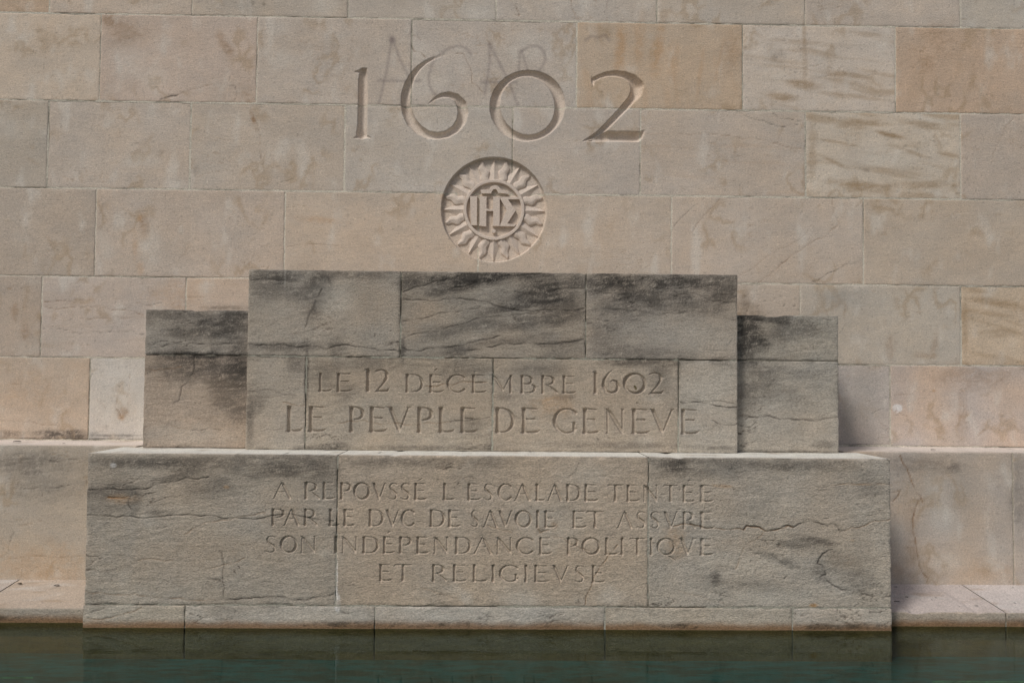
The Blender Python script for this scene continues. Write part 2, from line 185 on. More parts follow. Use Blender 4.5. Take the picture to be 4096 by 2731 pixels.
STAIN_GLARE = {'w': [('br',0.5,-2.7554,4.0103,0.0623,0.0534,20),('br',0.4,-2.6464,3.9122,0.1601,0.1067,30),('br',0.45,-1.9328,3.8329,0.0356,0.1245,-30),
('br',0.45,-1.7741,3.4729,0.0712,0.0623,10),('wh',0.3,-2.6055,3.6955,0.1067,0.1067,0),('wh',0.3,-2.4255,3.5897,0.1067,0.089,0),
('wh',0.35,-1.241,4.1172,0.1067,0.089,20),('gr',0.3,-1.7602,4.1268,0.1067,0.0534,0),('dk',0.5,-1.7427,4.1453,0.0142,0.0285,0),
('dk',0.5,-1.6621,4.1376,0.0142,0.0213,0),('wh',0.35,-1.5205,3.7305,0.1067,0.0712,0),('wh',0.2,-1.5424,3.9483,0.0712,0.0534,0),
('br',0.5,-1.7133,3.275,0.0178,0.0712,-20),('wh',0.25,-3.4413,3.2144,0.089,0.0712,10),('dk',0.3,-2.118,2.9273,0.0213,0.0356,10),
('dk',0.25,-2.3775,3.0496,0.0249,0.0213,0),('br',0.55,-1.7265,3.3109,0.016,0.0623,-15),('or',0.35,-1.2155,2.5799,0.1779,0.0249,5),
('wh',0.3,-2.5177,2.9938,0.1423,0.0534,0),('br',0.35,-2.4801,2.5286,0.0356,0.1067,-10),('or',0.5,-2.5077,2.5729,0.0213,0.0249,0),
('wh',0.3,-2.4146,2.3688,0.0712,0.1601,10),('or',0.35,-2.4956,2.2164,0.0285,0.0534,0),('wh',0.25,-2.7496,2.3827,0.0534,0.1067,-20),
('or',0.55,0.9055,3.8414,0.0391,0.1957,6),('or',0.55,1.1773,3.8457,0.0463,0.1957,8),('or',0.35,1.0501,3.9169,0.0356,0.1779,5),
('or',0.3,1.3044,3.7562,0.0285,0.1601,6),('or',0.3,1.486,3.6675,0.0178,0.1957,8),('or',0.25,1.6131,3.706,0.0142,0.2313,12),
('br',0.3,1.7039,3.854,0.0712,0.1601,0),('wh',0.3,0.2187,3.8488,0.1423,0.1245,0),('wh',0.3,0.545,3.6531,0.0712,0.2313,0),
('wh',0.3,-0.5365,3.7822,0.089,0.1067,0),('wh',0.3,-0.4981,3.5827,0.1601,0.1067,0),('wh',0.25,-0.1445,4.1172,0.1957,0.0534,0),
('bn',0.65,2.0855,3.5119,0.1334,0.032,7),('bn',0.65,2.2495,3.6059,0.1245,0.032,7),('bn',0.4,2.6138,3.5289,0.2313,0.0178,7),
('bn',0.4,2.5781,3.6842,0.1957,0.016,8),('bn',0.35,2.214,3.9172,0.2669,0.0213,4),('bn',0.35,2.7258,3.9805,0.1423,0.0213,6),
('bn',0.25,2.0314,3.7858,0.2135,0.0178,8),('bn',0.35,2.7608,3.7053,0.1245,0.0178,10),('dk',0.3,2.0496,3.8044,0.0712,0.0534,0),
('bn',0.6,2.704,3.3381,0.1601,0.0249,3),('bn',0.75,2.8676,3.249,0.1245,0.0196,12),('bn',0.5,2.5762,3.2997,0.1067,0.0213,6),
('bn',0.5,3.1237,3.3258,0.1957,0.0285,8),('bn',0.65,2.6287,2.8813,0.1957,0.0356,6),('bn',0.5,3.0838,2.8872,0.2313,0.0267,0),
('bn',0.5,2.4659,3.0429,0.1245,0.0142,25),('bn',0.45,3.0309,3.1235,0.1423,0.0142,18),('bn',0.4,2.4847,3.1889,0.1601,0.0125,10),
('dk',0.4,2.693,2.9913,0.032,0.0142,0),('bn',0.4,2.3026,3.1317,0.0356,0.2135,0),('wh',0.35,3.2154,3.3637,0.1423,0.0178,5),
('wh',0.3,2.8664,3.0665,0.1957,0.0712,0),('bn',0.45,3.3046,3.109,0.1067,0.0178,10),('br',0.3,3.2572,3.9706,0.1245,0.1423,0),
('br',0.25,3.1272,3.7661,0.0712,0.1067,0),('bn',0.35,2.2434,4.0096,0.0142,0.1245,0),('bn',0.3,2.25,3.7708,0.0213,0.2313,0),
('bn',0.4,3.4776,2.1302,0.1067,0.0249,5),('bn',0.55,3.6404,2.0416,0.2313,0.0285,8),('bn',0.45,3.5306,1.9683,0.1779,0.0213,6),
('bn',0.4,3.6563,1.8253,0.1423,0.0356,0),('bn',0.4,3.4025,1.8768,0.0249,0.1957,0),('dk',0.45,1.8481,1.9507,0.1067,0.0712,10),
('dk',0.4,1.8121,2.0402,0.0356,0.0712,0),('gr',0.45,2.4619,2.0831,0.2491,0.0534,0),('gr',0.4,2.534,2.0479,0.1601,0.089,0),
('br',0.35,3.1106,1.6581,0.0801,0.0249,0),('br',0.3,2.8575,1.6916,0.0356,0.1067,0),('br',0.3,3.1834,1.7127,0.0285,0.1067,10),
('or',0.75,3.1718,1.4023,0.016,0.0089,0),('sp',0.9,2.9054,1.2765,0.0356,0.0302,0),('br',0.35,3.4716,1.5179,0.2847,0.1067,0),  # the pale sp spot is a glare of light painted into the stone colour
('br',0.3,3.3784,1.2484,0.0356,0.2135,0),('br',0.4,-3.2939,1.7558,0.0356,0.089,-20),('br',0.4,-3.3679,1.8964,0.0267,0.0712,0),
('or',0.2,-3.2475,1.3508,0.1957,0.1423,0),('bk',0.85,-3.0123,1.0455,0.2135,0.032,0),('bk',0.5,-3.378,1.0426,0.1067,0.0249,0),
('bk',0.55,-2.6281,1.0363,0.1957,0.0107,0),('br',0.6,-2.5972,1.1982,0.0463,0.0391,0),('or',0.5,-2.6051,1.1629,0.0249,0.0213,0),
('wh',0.2,-2.6702,1.3207,0.1245,0.2135,0),('bk',0.9,3.1054,1.0034,0.4092,0.0071,0.4),('bk',0.95,2.6552,1.0106,0.1601,0.0071,0.4),
('bk',0.95,3.6834,1.0025,0.1601,0.0071,0.4),('bk',0.8,-2.9243,1.0129,0.5337,0.0053,0),('gr',0.35,2.6749,1.3318,0.1245,0.2313,0),
('gr',0.6,2.548,1.17,0.0623,0.1601,0),('or',0.3,-2.2483,2.0324,0.2135,0.1067,0),('dk',0.5,-1.894,1.9455,0.1601,0.016,0),
('or',0.3,-2.5384,2.3851,0.0178,0.1067,0)],'p': [('bk',0.6,-1.6387,1.3703,0.1753,0.2072,0),('bk',0.5,-1.909,1.4945,0.2391,0.0956,0),
('bk',0.85,-1.6632,1.7983,0.1753,0.1434,-25),('bk',0.55,-2.0113,1.8424,0.2391,0.0638,0),('bk',0.6,-1.8827,1.7325,0.1913,0.0478,0),
('bk',0.95,-1.8796,1.5898,0.3028,0.0191,0),('bk',0.6,-2.0366,1.5724,0.1275,0.0398,0),('bk',0.75,-1.6407,1.4653,0.1434,0.1594,0),
('bk',0.45,-1.8779,1.5106,0.1913,0.0797,0),('gp',0.3,-1.7489,1.3693,0.2231,0.0956,0),('bk',0.4,-1.9748,1.6206,0.0956,0.0319,0),
('bk',0.45,-1.5814,1.6561,0.0478,0.255,0),('bk',0.6,-1.9296,1.0051,0.2709,0.008,0),('gw',0.3,-1.9,1.0841,0.2709,0.0638,0),
('bk',0.9,1.6394,1.7678,0.1116,0.1753,-25),('bk',0.8,1.7846,1.8576,0.1753,0.0351,3),('bk',0.55,1.9136,1.7866,0.2231,0.0797,0),
('bk',0.5,1.6312,1.6233,0.0638,0.0797,0),('bk',0.6,1.7359,1.5923,0.1753,0.0159,0),('bk',0.5,1.7197,1.496,0.1434,0.0797,0),
('bk',0.35,1.6552,1.3356,0.1116,0.1275,0),('bk',0.45,2.137,1.0524,0.0956,0.0287,0),('bk',0.5,1.8957,1.0107,0.3347,0.0096,0),
('bk',0.35,1.7356,1.4002,0.2391,0.0638,5),('bk',0.3,1.9774,1.4984,0.1913,0.0478,0)],'c': [('bk',0.75,-1.3336,2.0872,0.2043,0.044,0),
('bk',0.85,-1.0671,2.0508,0.0864,0.0943,0),('bk',0.7,-1.1114,1.8929,0.055,0.11,20),('bk',0.5,-1.3948,2.0157,0.1257,0.0786,0),
('bk',0.55,-0.8172,2.1009,0.2357,0.0314,0),('bk',0.6,-1.144,1.9712,0.1414,0.0786,0),('gw',0.55,-0.9871,1.9493,0.1336,0.1179,0),
('gp',0.35,-0.7678,1.9437,0.1414,0.1572,0),('bk',0.6,-1.2788,1.6479,0.2829,0.0314,0),('bk',0.8,-1.3556,1.5845,0.2043,0.0094,0),
('bk',0.4,-0.9668,1.6587,0.0629,0.0786,0),('st',0.6,-1.302,2.0639,0.0047,0.0707,0),('st',0.35,-1.4119,2.0942,0.0063,0.0314,0),
('st',0.4,-1.5056,2.0932,0.0063,0.0314,0),('bk',0.95,-0.1097,2.093,0.4715,0.044,-4),('bk',0.9,0.3326,2.0187,0.2357,0.0943,-8),
('bk',0.8,-0.235,2.0283,0.2829,0.0409,-12),('bk',0.75,0.2071,1.9225,0.3457,0.0283,-10),('bk',0.65,0.444,1.8934,0.1414,0.0943,0),
('bk',0.6,0.2553,1.8125,0.3143,0.0471,-8),('bk',0.5,-0.185,1.7765,0.2829,0.0409,-14),('bk',0.6,-0.2148,1.6346,0.0943,0.0393,0),
('bk',0.55,0.4454,1.6883,0.1572,0.0283,-5),('bk',0.4,0.1303,1.7009,0.3143,0.0314,-8),('bk',0.5,-0.503,2.0886,0.0943,0.0786,0),
('gp',0.5,-0.4376,1.8842,0.11,0.0943,0),('gp',0.45,-0.514,1.726,0.0786,0.0786,0),('gp',0.3,-0.2958,1.8541,0.0943,0.0629,-10),
('bk',0.7,-0.5597,1.6313,0.022,0.0943,0),('bk',0.95,0.7909,2.0713,0.2043,0.0629,10),('bk',0.9,1.1556,2.0753,0.2514,0.055,5),
('bk',0.7,0.9972,1.9942,0.3772,0.0629,5),('bk',0.7,1.4416,2.1102,0.1414,0.0393,0),('bk',0.5,0.8391,1.9134,0.2357,0.0786,5),
('bk',0.45,1.2353,1.9175,0.2514,0.0471,5),('bk',0.45,0.9036,1.6297,0.2829,0.0471,0),('bk',0.7,1.4735,1.9994,0.0943,0.0786,0),
('gw',0.3,1.3149,1.7284,0.2514,0.0786,0),('bk',0.35,0.7133,1.754,0.0943,0.1257,0),('bk',0.7,-1.1572,1.469,0.0157,0.1886,0),
('bk',0.5,-1.23,1.5309,0.0629,0.0629,0),('bk',0.45,-1.0418,1.47,0.0943,0.0943,0),('bk',0.4,-0.9155,1.3774,0.0943,0.0786,0),
('gp',0.3,-0.8077,1.4722,0.2514,0.0943,0),('bk',0.35,-0.7305,1.5356,0.3143,0.0393,0),('bk',0.45,-0.1821,1.5171,0.1886,0.0629,0),
('gp',0.4,-0.1013,1.2906,0.22,0.11,0),('bk',0.55,-1.143,1.0091,0.0943,0.022,0),('bk',0.6,-0.9722,1.026,0.0943,0.0251,0),
('bk',0.5,-1.5029,1.154,0.0283,0.1414,0),('bk',0.45,-1.5053,1.2786,0.0943,0.1257,0),('bk',0.45,0.4636,1.3425,0.0786,0.022,0),
('bk',0.4,0.0864,1.3392,0.0629,0.022,0),('bk',0.4,0.305,1.5138,0.1886,0.0393,0),('bk',0.6,0.9354,1.5669,0.2357,0.0346,0),
('gp',0.4,0.8418,1.2986,0.2514,0.1414,0),('bk',0.4,1.0621,1.505,0.0786,0.11,0),('or',0.4,0.3693,1.326,0.0471,0.0314,0),('bk',0.4,0.8429,1.0479,0.4715,0.022,0),
('bk',0.45,-0.4111,1.0226,0.4086,0.0157,0),('bk',0.5,1.1823,1.4904,0.011,0.11,0),('bk',0.45,1.4106,1.0366,0.1729,0.0157,0),
('lf',1,0.906,1.4092,0.0079,0.0141,-30),('gw',0.35,1.3628,1.3975,0.1572,0.1257,0),('bk',0.35,1.4736,1.572,0.0943,0.0393,0),
('bk',0.35,-0.1,1.1655,0.0786,0.0786,0),('or',0.3,0.4167,1.295,0.1414,0.0786,0),('bk',0.5,-0.5746,1.5778,0.5186,0.0063,0.5),
('bk',0.5,1.1567,1.5879,0.3772,0.0063,0.5)],'b': [('bk',0.65,-2.0392,0.9489,0.2795,0.0324,0),('bk',0.5,-1.6198,0.952,0.3825,0.0441,0),
('bk',0.5,-1.1123,0.9703,0.2059,0.0883,0),('bk',0.45,-0.98,0.8841,0.103,0.0735,0),('bk',0.55,-2.1939,0.7887,0.1912,0.0515,-5),
('bk',0.5,-1.2562,0.8966,0.2206,0.0368,-4),('bk',0.5,-1.8349,0.8635,0.1765,0.0294,-15),('bk',0.55,-2.0772,0.7317,0.0412,0.0883,-5),
('bk',0.45,-1.9169,0.6606,0.0883,0.0177,0),('bk',0.35,-1.6168,0.8071,0.2059,0.0588,-8),('bk',0.35,-2.2202,0.6875,0.1324,0.0588,0),
('or',0.7,-1.5372,0.8106,0.0177,0.0103,0),('or',0.4,-2.135,0.7385,0.0883,0.0294,0),('sp',0.55,-2.1932,0.9333,0.0162,0.0132,0),
('gw',0.3,-2.1357,0.1848,0.1765,0.0735,0),('bk',0.35,-2.2792,0.1841,0.0588,0.0294,0),('gp',0.4,-1.7531,0.4309,0.3825,0.1324,0),
('gp',0.35,-1.1769,0.5208,0.1765,0.1912,0),('gr',0.35,-2.0874,0.5586,0.0441,0.2354,0),('bk',0.4,-0.6755,0.959,0.2354,0.0368,0),
('bk',0.35,-0.2375,0.9623,0.3825,0.0294,0),('gp',0.3,-0.5975,0.5966,0.2648,0.2942,0),('gw',0.35,0.3511,0.6024,0.1765,0.1618,0),
('gw',0.35,0.5692,0.8952,0.1471,0.0735,0),('wh',0.35,-0.1266,0.1727,0.0368,0.0441,0),('wh',0.3,0.1792,0.1814,0.1177,0.0588,10),
('wh',0.3,0.705,0.1983,0.0883,0.0588,0),('gp',0.35,-0.6656,0.2783,0.1912,0.1324,0),('gp',0.3,0.4269,0.2404,0.1765,0.0735,0),
('br',0.5,0.3775,0.6026,0.0235,0.0353,20),('dk',0.5,0.2928,0.573,0.0324,0.0206,0),('ws',0.8,-0.89,0.2627,0.0074,0.1324,0),
('ws',0.6,-0.8809,0.1476,0.0177,0.0588,0),('bk',0.75,1.0547,0.9572,0.1324,0.0412,8),('bk',0.55,1.3795,0.9742,0.3677,0.0324,3),
('bk',0.4,1.2318,0.9146,0.2942,0.0441,0),('bk',0.5,1.8977,0.9634,0.2354,0.0441,0),('bk',0.4,2.2386,0.8484,0.0883,0.0735,0),
('gr',0.3,2.1197,0.8329,0.1765,0.0883,0),('or',0.45,1.3648,0.8379,0.0662,0.0103,4),('or',0.3,2.1792,0.8524,0.1324,0.0059,0),
('or',0.4,2.1331,0.5257,0.0132,0.0074,0),('bk',0.5,1.7927,0.4945,0.1324,0.0294,5),('bk',0.7,1.8963,0.5243,0.1324,0.0265,10),
('bk',0.6,1.6745,0.421,0.1618,0.0265,20),('bk',0.7,1.3282,0.3029,0.0324,0.0441,0),('bk',0.5,1.94,0.3351,0.0588,0.0441,30),
('bk',0.35,2.0437,0.3939,0.1324,0.0735,20),('bk',0.3,1.5269,0.2603,0.2942,0.0441,8),('gw',0.45,1.527,0.3911,0.2059,0.0883,0),
('gw',0.4,1.6741,0.1885,0.3825,0.0588,0),('gp',0.35,2.0882,0.4233,0.103,0.0735,0),('gp',0.3,1.3796,0.4922,0.1765,0.0441,0),
('or',1,1.9024,0.1445,0.0265,0.0132,0),('bk',0.35,2.191,0.2782,0.0883,0.0883,0),('dk',0.35,1.365,0.3612,0.0441,0.0177,0),
('or',0.35,1.0853,0.505,0.0735,0.0883,0)],'l': [('bk',0.45,-2.9825,0.888,0.3939,0.0739,0),('bk',0.3,-2.8497,0.7278,0.3282,0.0985,0),
('or',0.35,-2.9159,0.2299,0.3611,0.1477,0),('bk',0.35,2.8638,0.9149,0.3282,0.0574,0),('gr',0.35,2.7796,0.7667,0.1969,0.1313,0),
('bk',0.4,3.0466,0.8998,0.0656,0.041,0),('bk',0.3,3.494,0.6895,0.0656,0.2462,0),('wh',0.3,2.9771,0.5552,0.0985,0.1149,0),
('wh',0.25,2.9291,0.7677,0.0821,0.0821,0),('wh',0.3,3.0244,0.278,0.1477,0.0656,0),('br',0.35,2.7771,0.4234,0.0492,0.2134,0),
('br',0.3,2.6761,0.1948,0.0821,0.0656,0),('or',0.2,3.2727,0.2305,0.1969,0.0985,0),('gr',0.3,3.1284,0.7527,0.0985,0.1969,0)]}


# ------------------------------------------------------------------ numpy noise
_rng = np.random.RandomState(7)
_perm = _rng.permutation(1024)
_perm = np.concatenate([_perm, _perm])
_ga = _rng.rand(1024)*2*np.pi
_gx, _gy = np.cos(_ga), np.sin(_ga)

def perlin(x, y, seed=0):
    x = x + seed*17.31; y = y + seed*5.77
    xi = np.floor(x).astype(np.int64); yi = np.floor(y).astype(np.int64)
    fx = x-xi; fy = y-yi
    u = fx*fx*fx*(fx*(fx*6-15)+10); v = fy*fy*fy*(fy*(fy*6-15)+10)
    def g(ix, iy, dx, dy):
        h = _perm[(_perm[ix & 1023]+iy) & 1023]
        return _gx[h]*dx+_gy[h]*dy
    a = g(xi, yi, fx, fy); b = g(xi+1, yi, fx-1, fy)
    c = g(xi, yi+1, fx, fy-1); d = g(xi+1, yi+1, fx-1, fy-1)
    return (a+(b-a)*u+(c-a)*v+(a-b-c+d)*u*v)*1.5

def fbm(x, y, seed=0, oct=3, gain=0.5):
    s = 0; a = 1; n = 0
    for i in range(oct):
        s = s+a*perlin(x*2**i, y*2**i, seed+i*3.1); n += a; a *= gain
    return s/n

def sstep(a, b, x):
    t = np.clip((x-a)/(b-a), 0, 1)
    return t*t*(3-2*t)

def lin(c):
    c = np.array(c, dtype=float)/255
    return np.where(c <= .04045, c/12.92, ((c+.055)/1.055)**2.4)

ILL = np.array([0.575, 0.558, 0.535])
def alb(c):                       # photographed tone of a surface -> its own reflectance under this light
    return np.minimum(lin(c)/ILL, 0.85)

KEY = {'br': (122, 96, 70), 'or': (152, 122, 90), 'bn': (124, 102, 74), 'wh': (177, 173, 164), 'gr': (130, 126, 119),
       'dk': (84, 74, 62), 'bk': (49, 46, 43), 'gw': (164, 158, 147), 'gp': (146, 130, 112), 'st': (140, 136, 128),
       'sp': (188, 192, 192), 'ws': (188, 190, 190), 'lf': (66, 58, 28)}
KEYL = {k: alb(v) for k, v in KEY.items()}
CKEY = {'d': alb((36, 33, 30)), 'b': alb((104, 78, 52)), 'o': alb((128, 82, 30))}

def jitter_line(pts, rnd, lvl=3):
    pts = [tuple(p[:2]) for p in pts]
    for k in range(lvl):
        o = [pts[0]]
        for a, b in zip(pts, pts[1:]):
            L = math.hypot(b[0]-a[0], b[1]-a[1])
            if L > 0.012:
                o.append(((a[0]+b[0])/2+rnd.uniform(-.08, .08)*L, (a[1]+b[1])/2+rnd.uniform(-.085, .085)*L))
            o.append(b)
        pts = o
    return pts
_r = random.Random(3)
CRK = {k: [(c, s, jitter_line(p, _r)) for c, s, p in v] for k, v in CRACK.items()}
CRK['s'] = []

def seg_apply(xs, zs, a, b, pad, fn):
    """calls fn(slice_x, slice_z, d, t) for the part of the grid near segment ab"""
    i0 = np.searchsorted(xs, min(a[0], b[0])-pad); i1 = np.searchsorted(xs, max(a[0], b[0])+pad)
    j0 = np.searchsorted(zs, min(a[1], b[1])-pad); j1 = np.searchsorted(zs, max(a[1], b[1])+pad)
    if i1 <= i0 or j1 <= j0:
        return
    X, Z = np.meshgrid(xs[i0:i1], zs[j0:j1])
    dx, dz = b[0]-a[0], b[1]-a[1]
    L2 = dx*dx+dz*dz+1e-12
    t = np.clip(((X-a[0])*dx+(Z-a[1])*dz)/L2, 0, 1)
    d = np.hypot(X-a[0]-t*dx, Z-a[1]-t*dz)
    fn(slice(j0, j1), slice(i0, i1), d, t)

# ------------------------------------------------------------------ inscriptional capitals as gouge strokes (x, y, half width) in cap heights
def arc(cx, cy, rx, ry, a0, a1, hw, n=12):
    o = []
    for i in range(n+1):
        t = math.radians(a0+(a1-a0)*i/n)
        h = hw(t) if callable(hw) else hw
        o.append((cx+rx*math.cos(t), cy+ry*math.sin(t), h))
    return o

def serif(x, y, s=1, w=.115):
    return [(x-w, y-.006*s, .010), (x, y-.035*s, .036), (x+w, y-.006*s, .010)]

def stem(x, h=.074, y0=.0, y1=1.0):
    return [[(x, y0+.06, h+.012), (x, y0+.16, h), (x, (y0+y1)/2, h-.008), (x, y1-.16, h), (x, y1-.07, h+.008)],
            serif(x, y1, 1), serif(x, y0, -1)]

def glyph(ch, w):
    T, H = .034, .074
    sx = .125
    if ch in 'EL':
        g = stem(sx)
        g.append([(.0, .02, .012), (sx, .055, .05), (w*.55, .045, .045), (w*.8, .07, .05), (w, .15, .008)])
        if ch == 'E':
            g += [[(.02, .975, .015), (w*.5, .958, T), (w*.78, .945, .03), (w*.84, .975, .01)],
                  [(w*.3, .56, T), (w*.55, .56, T), (w*.68, .555, .042), (w*.75, .58, .008)]]
        return g
    if ch in '1I':
        x = w/2
        if ch == 'I':
            return stem(x)
        return [[(x+.03, .09, H+.012), (x+.03, .5, H-.005), (x+.03, .88, H)], serif(x+.03, 0, -1, .12),
                [(x-.13, .93, .01), (x-.02, .95, .04), (x+.09, 1.0, .01)]]
    if ch in 'PRBD':
        g = stem(sx)
        if ch == 'D':
            cx = max(.16, w-.50)
            rx = w-cx-.07
            g.append([(.03, .97, .015), (cx, .955, T)]+arc(cx, .5, rx, .455, 88, -88, lambda t: T+.045*math.cos(t)**2)+[(cx, .045, T), (.05, .03, .02)])
            return g
        r = .235
        cx = max(.2, w*(.62 if ch != 'P' else .72)-r)
        ex = (w*.78 if ch != 'P' else w*.93)-cx-.05
        g.append([(.03, .97, .015), (cx, .955, T)]+arc(cx, .73, ex, r, 88, -88, lambda t: T+.04*math.cos(t)**2)+[(sx+.12, .49, .02)])
        if ch == 'B':
            cx = w-.42
            g.append([(sx, .51, T), (cx, .515, T)]+arc(cx, .28, w-cx-.07, .235, 88, -88, lambda t: T+.045*math.cos(t)**2)+[(.05, .03, .02)])
        if ch == 'R':
            g.append([(sx+.2, .50, .03), (w*.62, .30, .06), (w*.9, .07, .07), (w, .0, .012)])
        return g
    if ch in 'OQ0':
        r = w/2-.06
        g = [arc(w/2, .5, r, .465, 0, 360, lambda t: .050+.028*math.cos(t+.35)**2, 28)]
        if ch == 'Q':
            r = w*.42
            g = [arc(w*.47, .5, r, .465, 0, 360, lambda t: .045+.028*math.cos(t+.35)**2, 28),
                 [(w*.45, .03, .02), (w*.7, -.12, .05), (w*.9, -.26, .04), (w, -.33, .008)]]
        if ch == '0':
            g = [arc(w/2, .5, w/2-.09, .45, 0, 360, lambda t: .052+.045*math.cos(t+.35)**2, 28)]
        return g
    if ch in 'CG':
        cx = w*.56
        g = [arc(cx, .5, cx-.06, .465, 42, 318, lambda t: .04+.034*math.cos(t)**2, 22)]
        g.append([(cx+(cx-.06)*.74, .5+.465*.67, .035), (w*.97, .77, .01)])
        if ch == 'G':
            g.append([(w*.86, .06, .04), (w*.86, .2, .062), (w*.86, .38, .062), (w*.86, .43, .05)])
            g.append([(w*.7, .45, .012), (w*.86, .43, .03), (w, .45, .01)])
        return g
    if ch == 'S':
        a = w*.42
        return [[(w*.95, .82, .010), (w*.86, .91, .032), (w*.6, .965, .032), (w*.32, .93, .038), (w*.17, .78, .045), (w*.27, .62, .062),
                 (w*.55, .48, .075), (w*.8, .35, .066), (w*.86, .2, .05), (w*.7, .06, .036), (w*.42, .03, .034), (w*.16, .09, .034), (w*.03, .19, .010)]]
    if ch == 'V':
        return [[(w*.2, .93, .07), (w*.5, .14, .07), (w*.54, .0, .02)], [(w*.85, .95, .035), (w*.56, .12, .035), (w*.53, .0, .015)],
                serif(w*.14, 1, 1, .13), serif(w*.88, 1, 1, .10)]
    if ch == 'A':
        return [[(w*.5, 1.02, .012), (w*.46, .92, .035), (w*.13, .06, .035)], [(w*.48, 1.0, .02), (w*.55, .85, .07), (w*.88, .06, .075)],
                [(w*.26, .42, .025), (w*.5, .41, .03), (w*.66, .43, .025)], serif(w*.11, 0, -1, .1), serif(w*.9, 0, -1, .12)]
    if ch == 'N':
        return [[(.11, .05, .036), (.11, .95, .04)], [(w-.1, .08, .036), (w-.1, .95, .04)],
                [(.08, .97, .03), (.2, .85, .072), (w-.16, .14, .072), (w-.08, .0, .02)], serif(.1, 0, -1, .1), serif(.08, 1, 1, .09), serif(w-.1, 1, 1, .1)]
    if ch == 'M':
        return [[(.11, .05, .036), (.09, .95, .05)], [(w-.17, .06, .075), (w-.17, .95, .07)],
                [(.08, .97, .03), (.2, .85, .07), (w*.5, .2, .072), (w*.53, .1, .02)], [(w-.2, .92, .035), (w*.53, .15, .03)],
                serif(.11, 0, -1, .1), serif(w-.17, 0, -1, .14), serif(.08, 1, 1, .09), serif(w-.14, 1, 1, .12)]
    if ch == 'T':
        return [[(w*.5, .07, .08), (w*.5, .5, .068), (w*.5, .93, .075)], serif(w*.5, 0, -1, .13),
                [(.0, .84, .006), (.1, .955, .036), (w*.5, .955, .036), (w-.12, .955, .036), (w, 1.0, .010)]]
    if ch == '2':
        return [[(.0, .86, .01), (.09, .90, .03), (w*.4, .955, .036), (w*.68, .9, .05), (w*.8, .75, .075), (w*.76, .6, .065),
                 (w*.5, .33, .04), (w*.2, .1, .036), (.0, -.02, .010)], [(.05, .01, .015), (w*.25, .05, .05), (w*.8, .06, .055), (w, .2, .008)]]
    if ch == '6':
        return [[(w*.6, 1.0, .008), (w*.4, .87, .028), (w*.18, .62, .055), (w*.13, .38, .075), (w*.27, .12, .06), (w*.52, .045, .045),
                 (w*.78, .12, .055), (w*.88, .32, .075), (w*.8, .5, .05), (w*.62, .575, .036), (w*.45, .5, .010)]]
    return []

def text_strokes(items):
    o = []
    for ch, x0, x1, z0, z1 in items:
        cap = z1-z0
        w = (x1-x0)/cap
        for st in glyph(ch, w):
            o.append([(x0+x*cap, z0+y*cap, h*cap) for x, y, h in st])
    return o
STROKES = {'w': (DIG, 1.3), 'c': (text_strokes(TEXT['c'])+ACC['c'], 1.9), 'b': (text_strokes(TEXT['b'])+ACC['b'], 1.9)}
SUNC, SUNR, SUND = (.0070, 2.6700), .3765, .036

def carve(xs, zs, plane):
    """depth of lettering and of the round recess, in metres, on the grid"""
    D = np.zeros((len(zs), len(xs)))
    if plane in STROKES:
        sts, k = STROKES[plane]
        x0, x1, z0, z1 = xs[0], xs[-1], zs[0], zs[-1]
        for st in sts:
            ax = [p[0] for p in st]; az_ = [p[1] for p in st]
            if max(ax) < x0-.05 or min(ax) > x1+.05 or max(az_) < z0-.05 or min(az_) > z1+.05:
                continue
            for a, b in zip(st, st[1:]):
                def fn(sj, si, d, t, a=a, b=b):
                    hw = a[2]+(b[2]-a[2])*t
                    q = np.clip(1-(d/hw)**2, 0, 1)
                    D[sj, si] = np.maximum(D[sj, si], hw*k*q**.5)
                seg_apply(xs, zs, a, b, max(a[2], b[2])+.002, fn)
    if plane == 'w':
        X, Z = np.meshgrid(xs, zs)
        r = np.hypot(X-SUNC[0], Z-SUNC[1])
        m = sstep(SUNR+.002, SUNR-.002, r)
        tool = .0012*np.sin((np.where(r < .2, Z, r)+.004*perlin(X*25, Z*25, 3))*2*np.pi/.011)*(r < SUNR-.006)
        D = np.maximum(D, m*(SUND+tool))
    return D

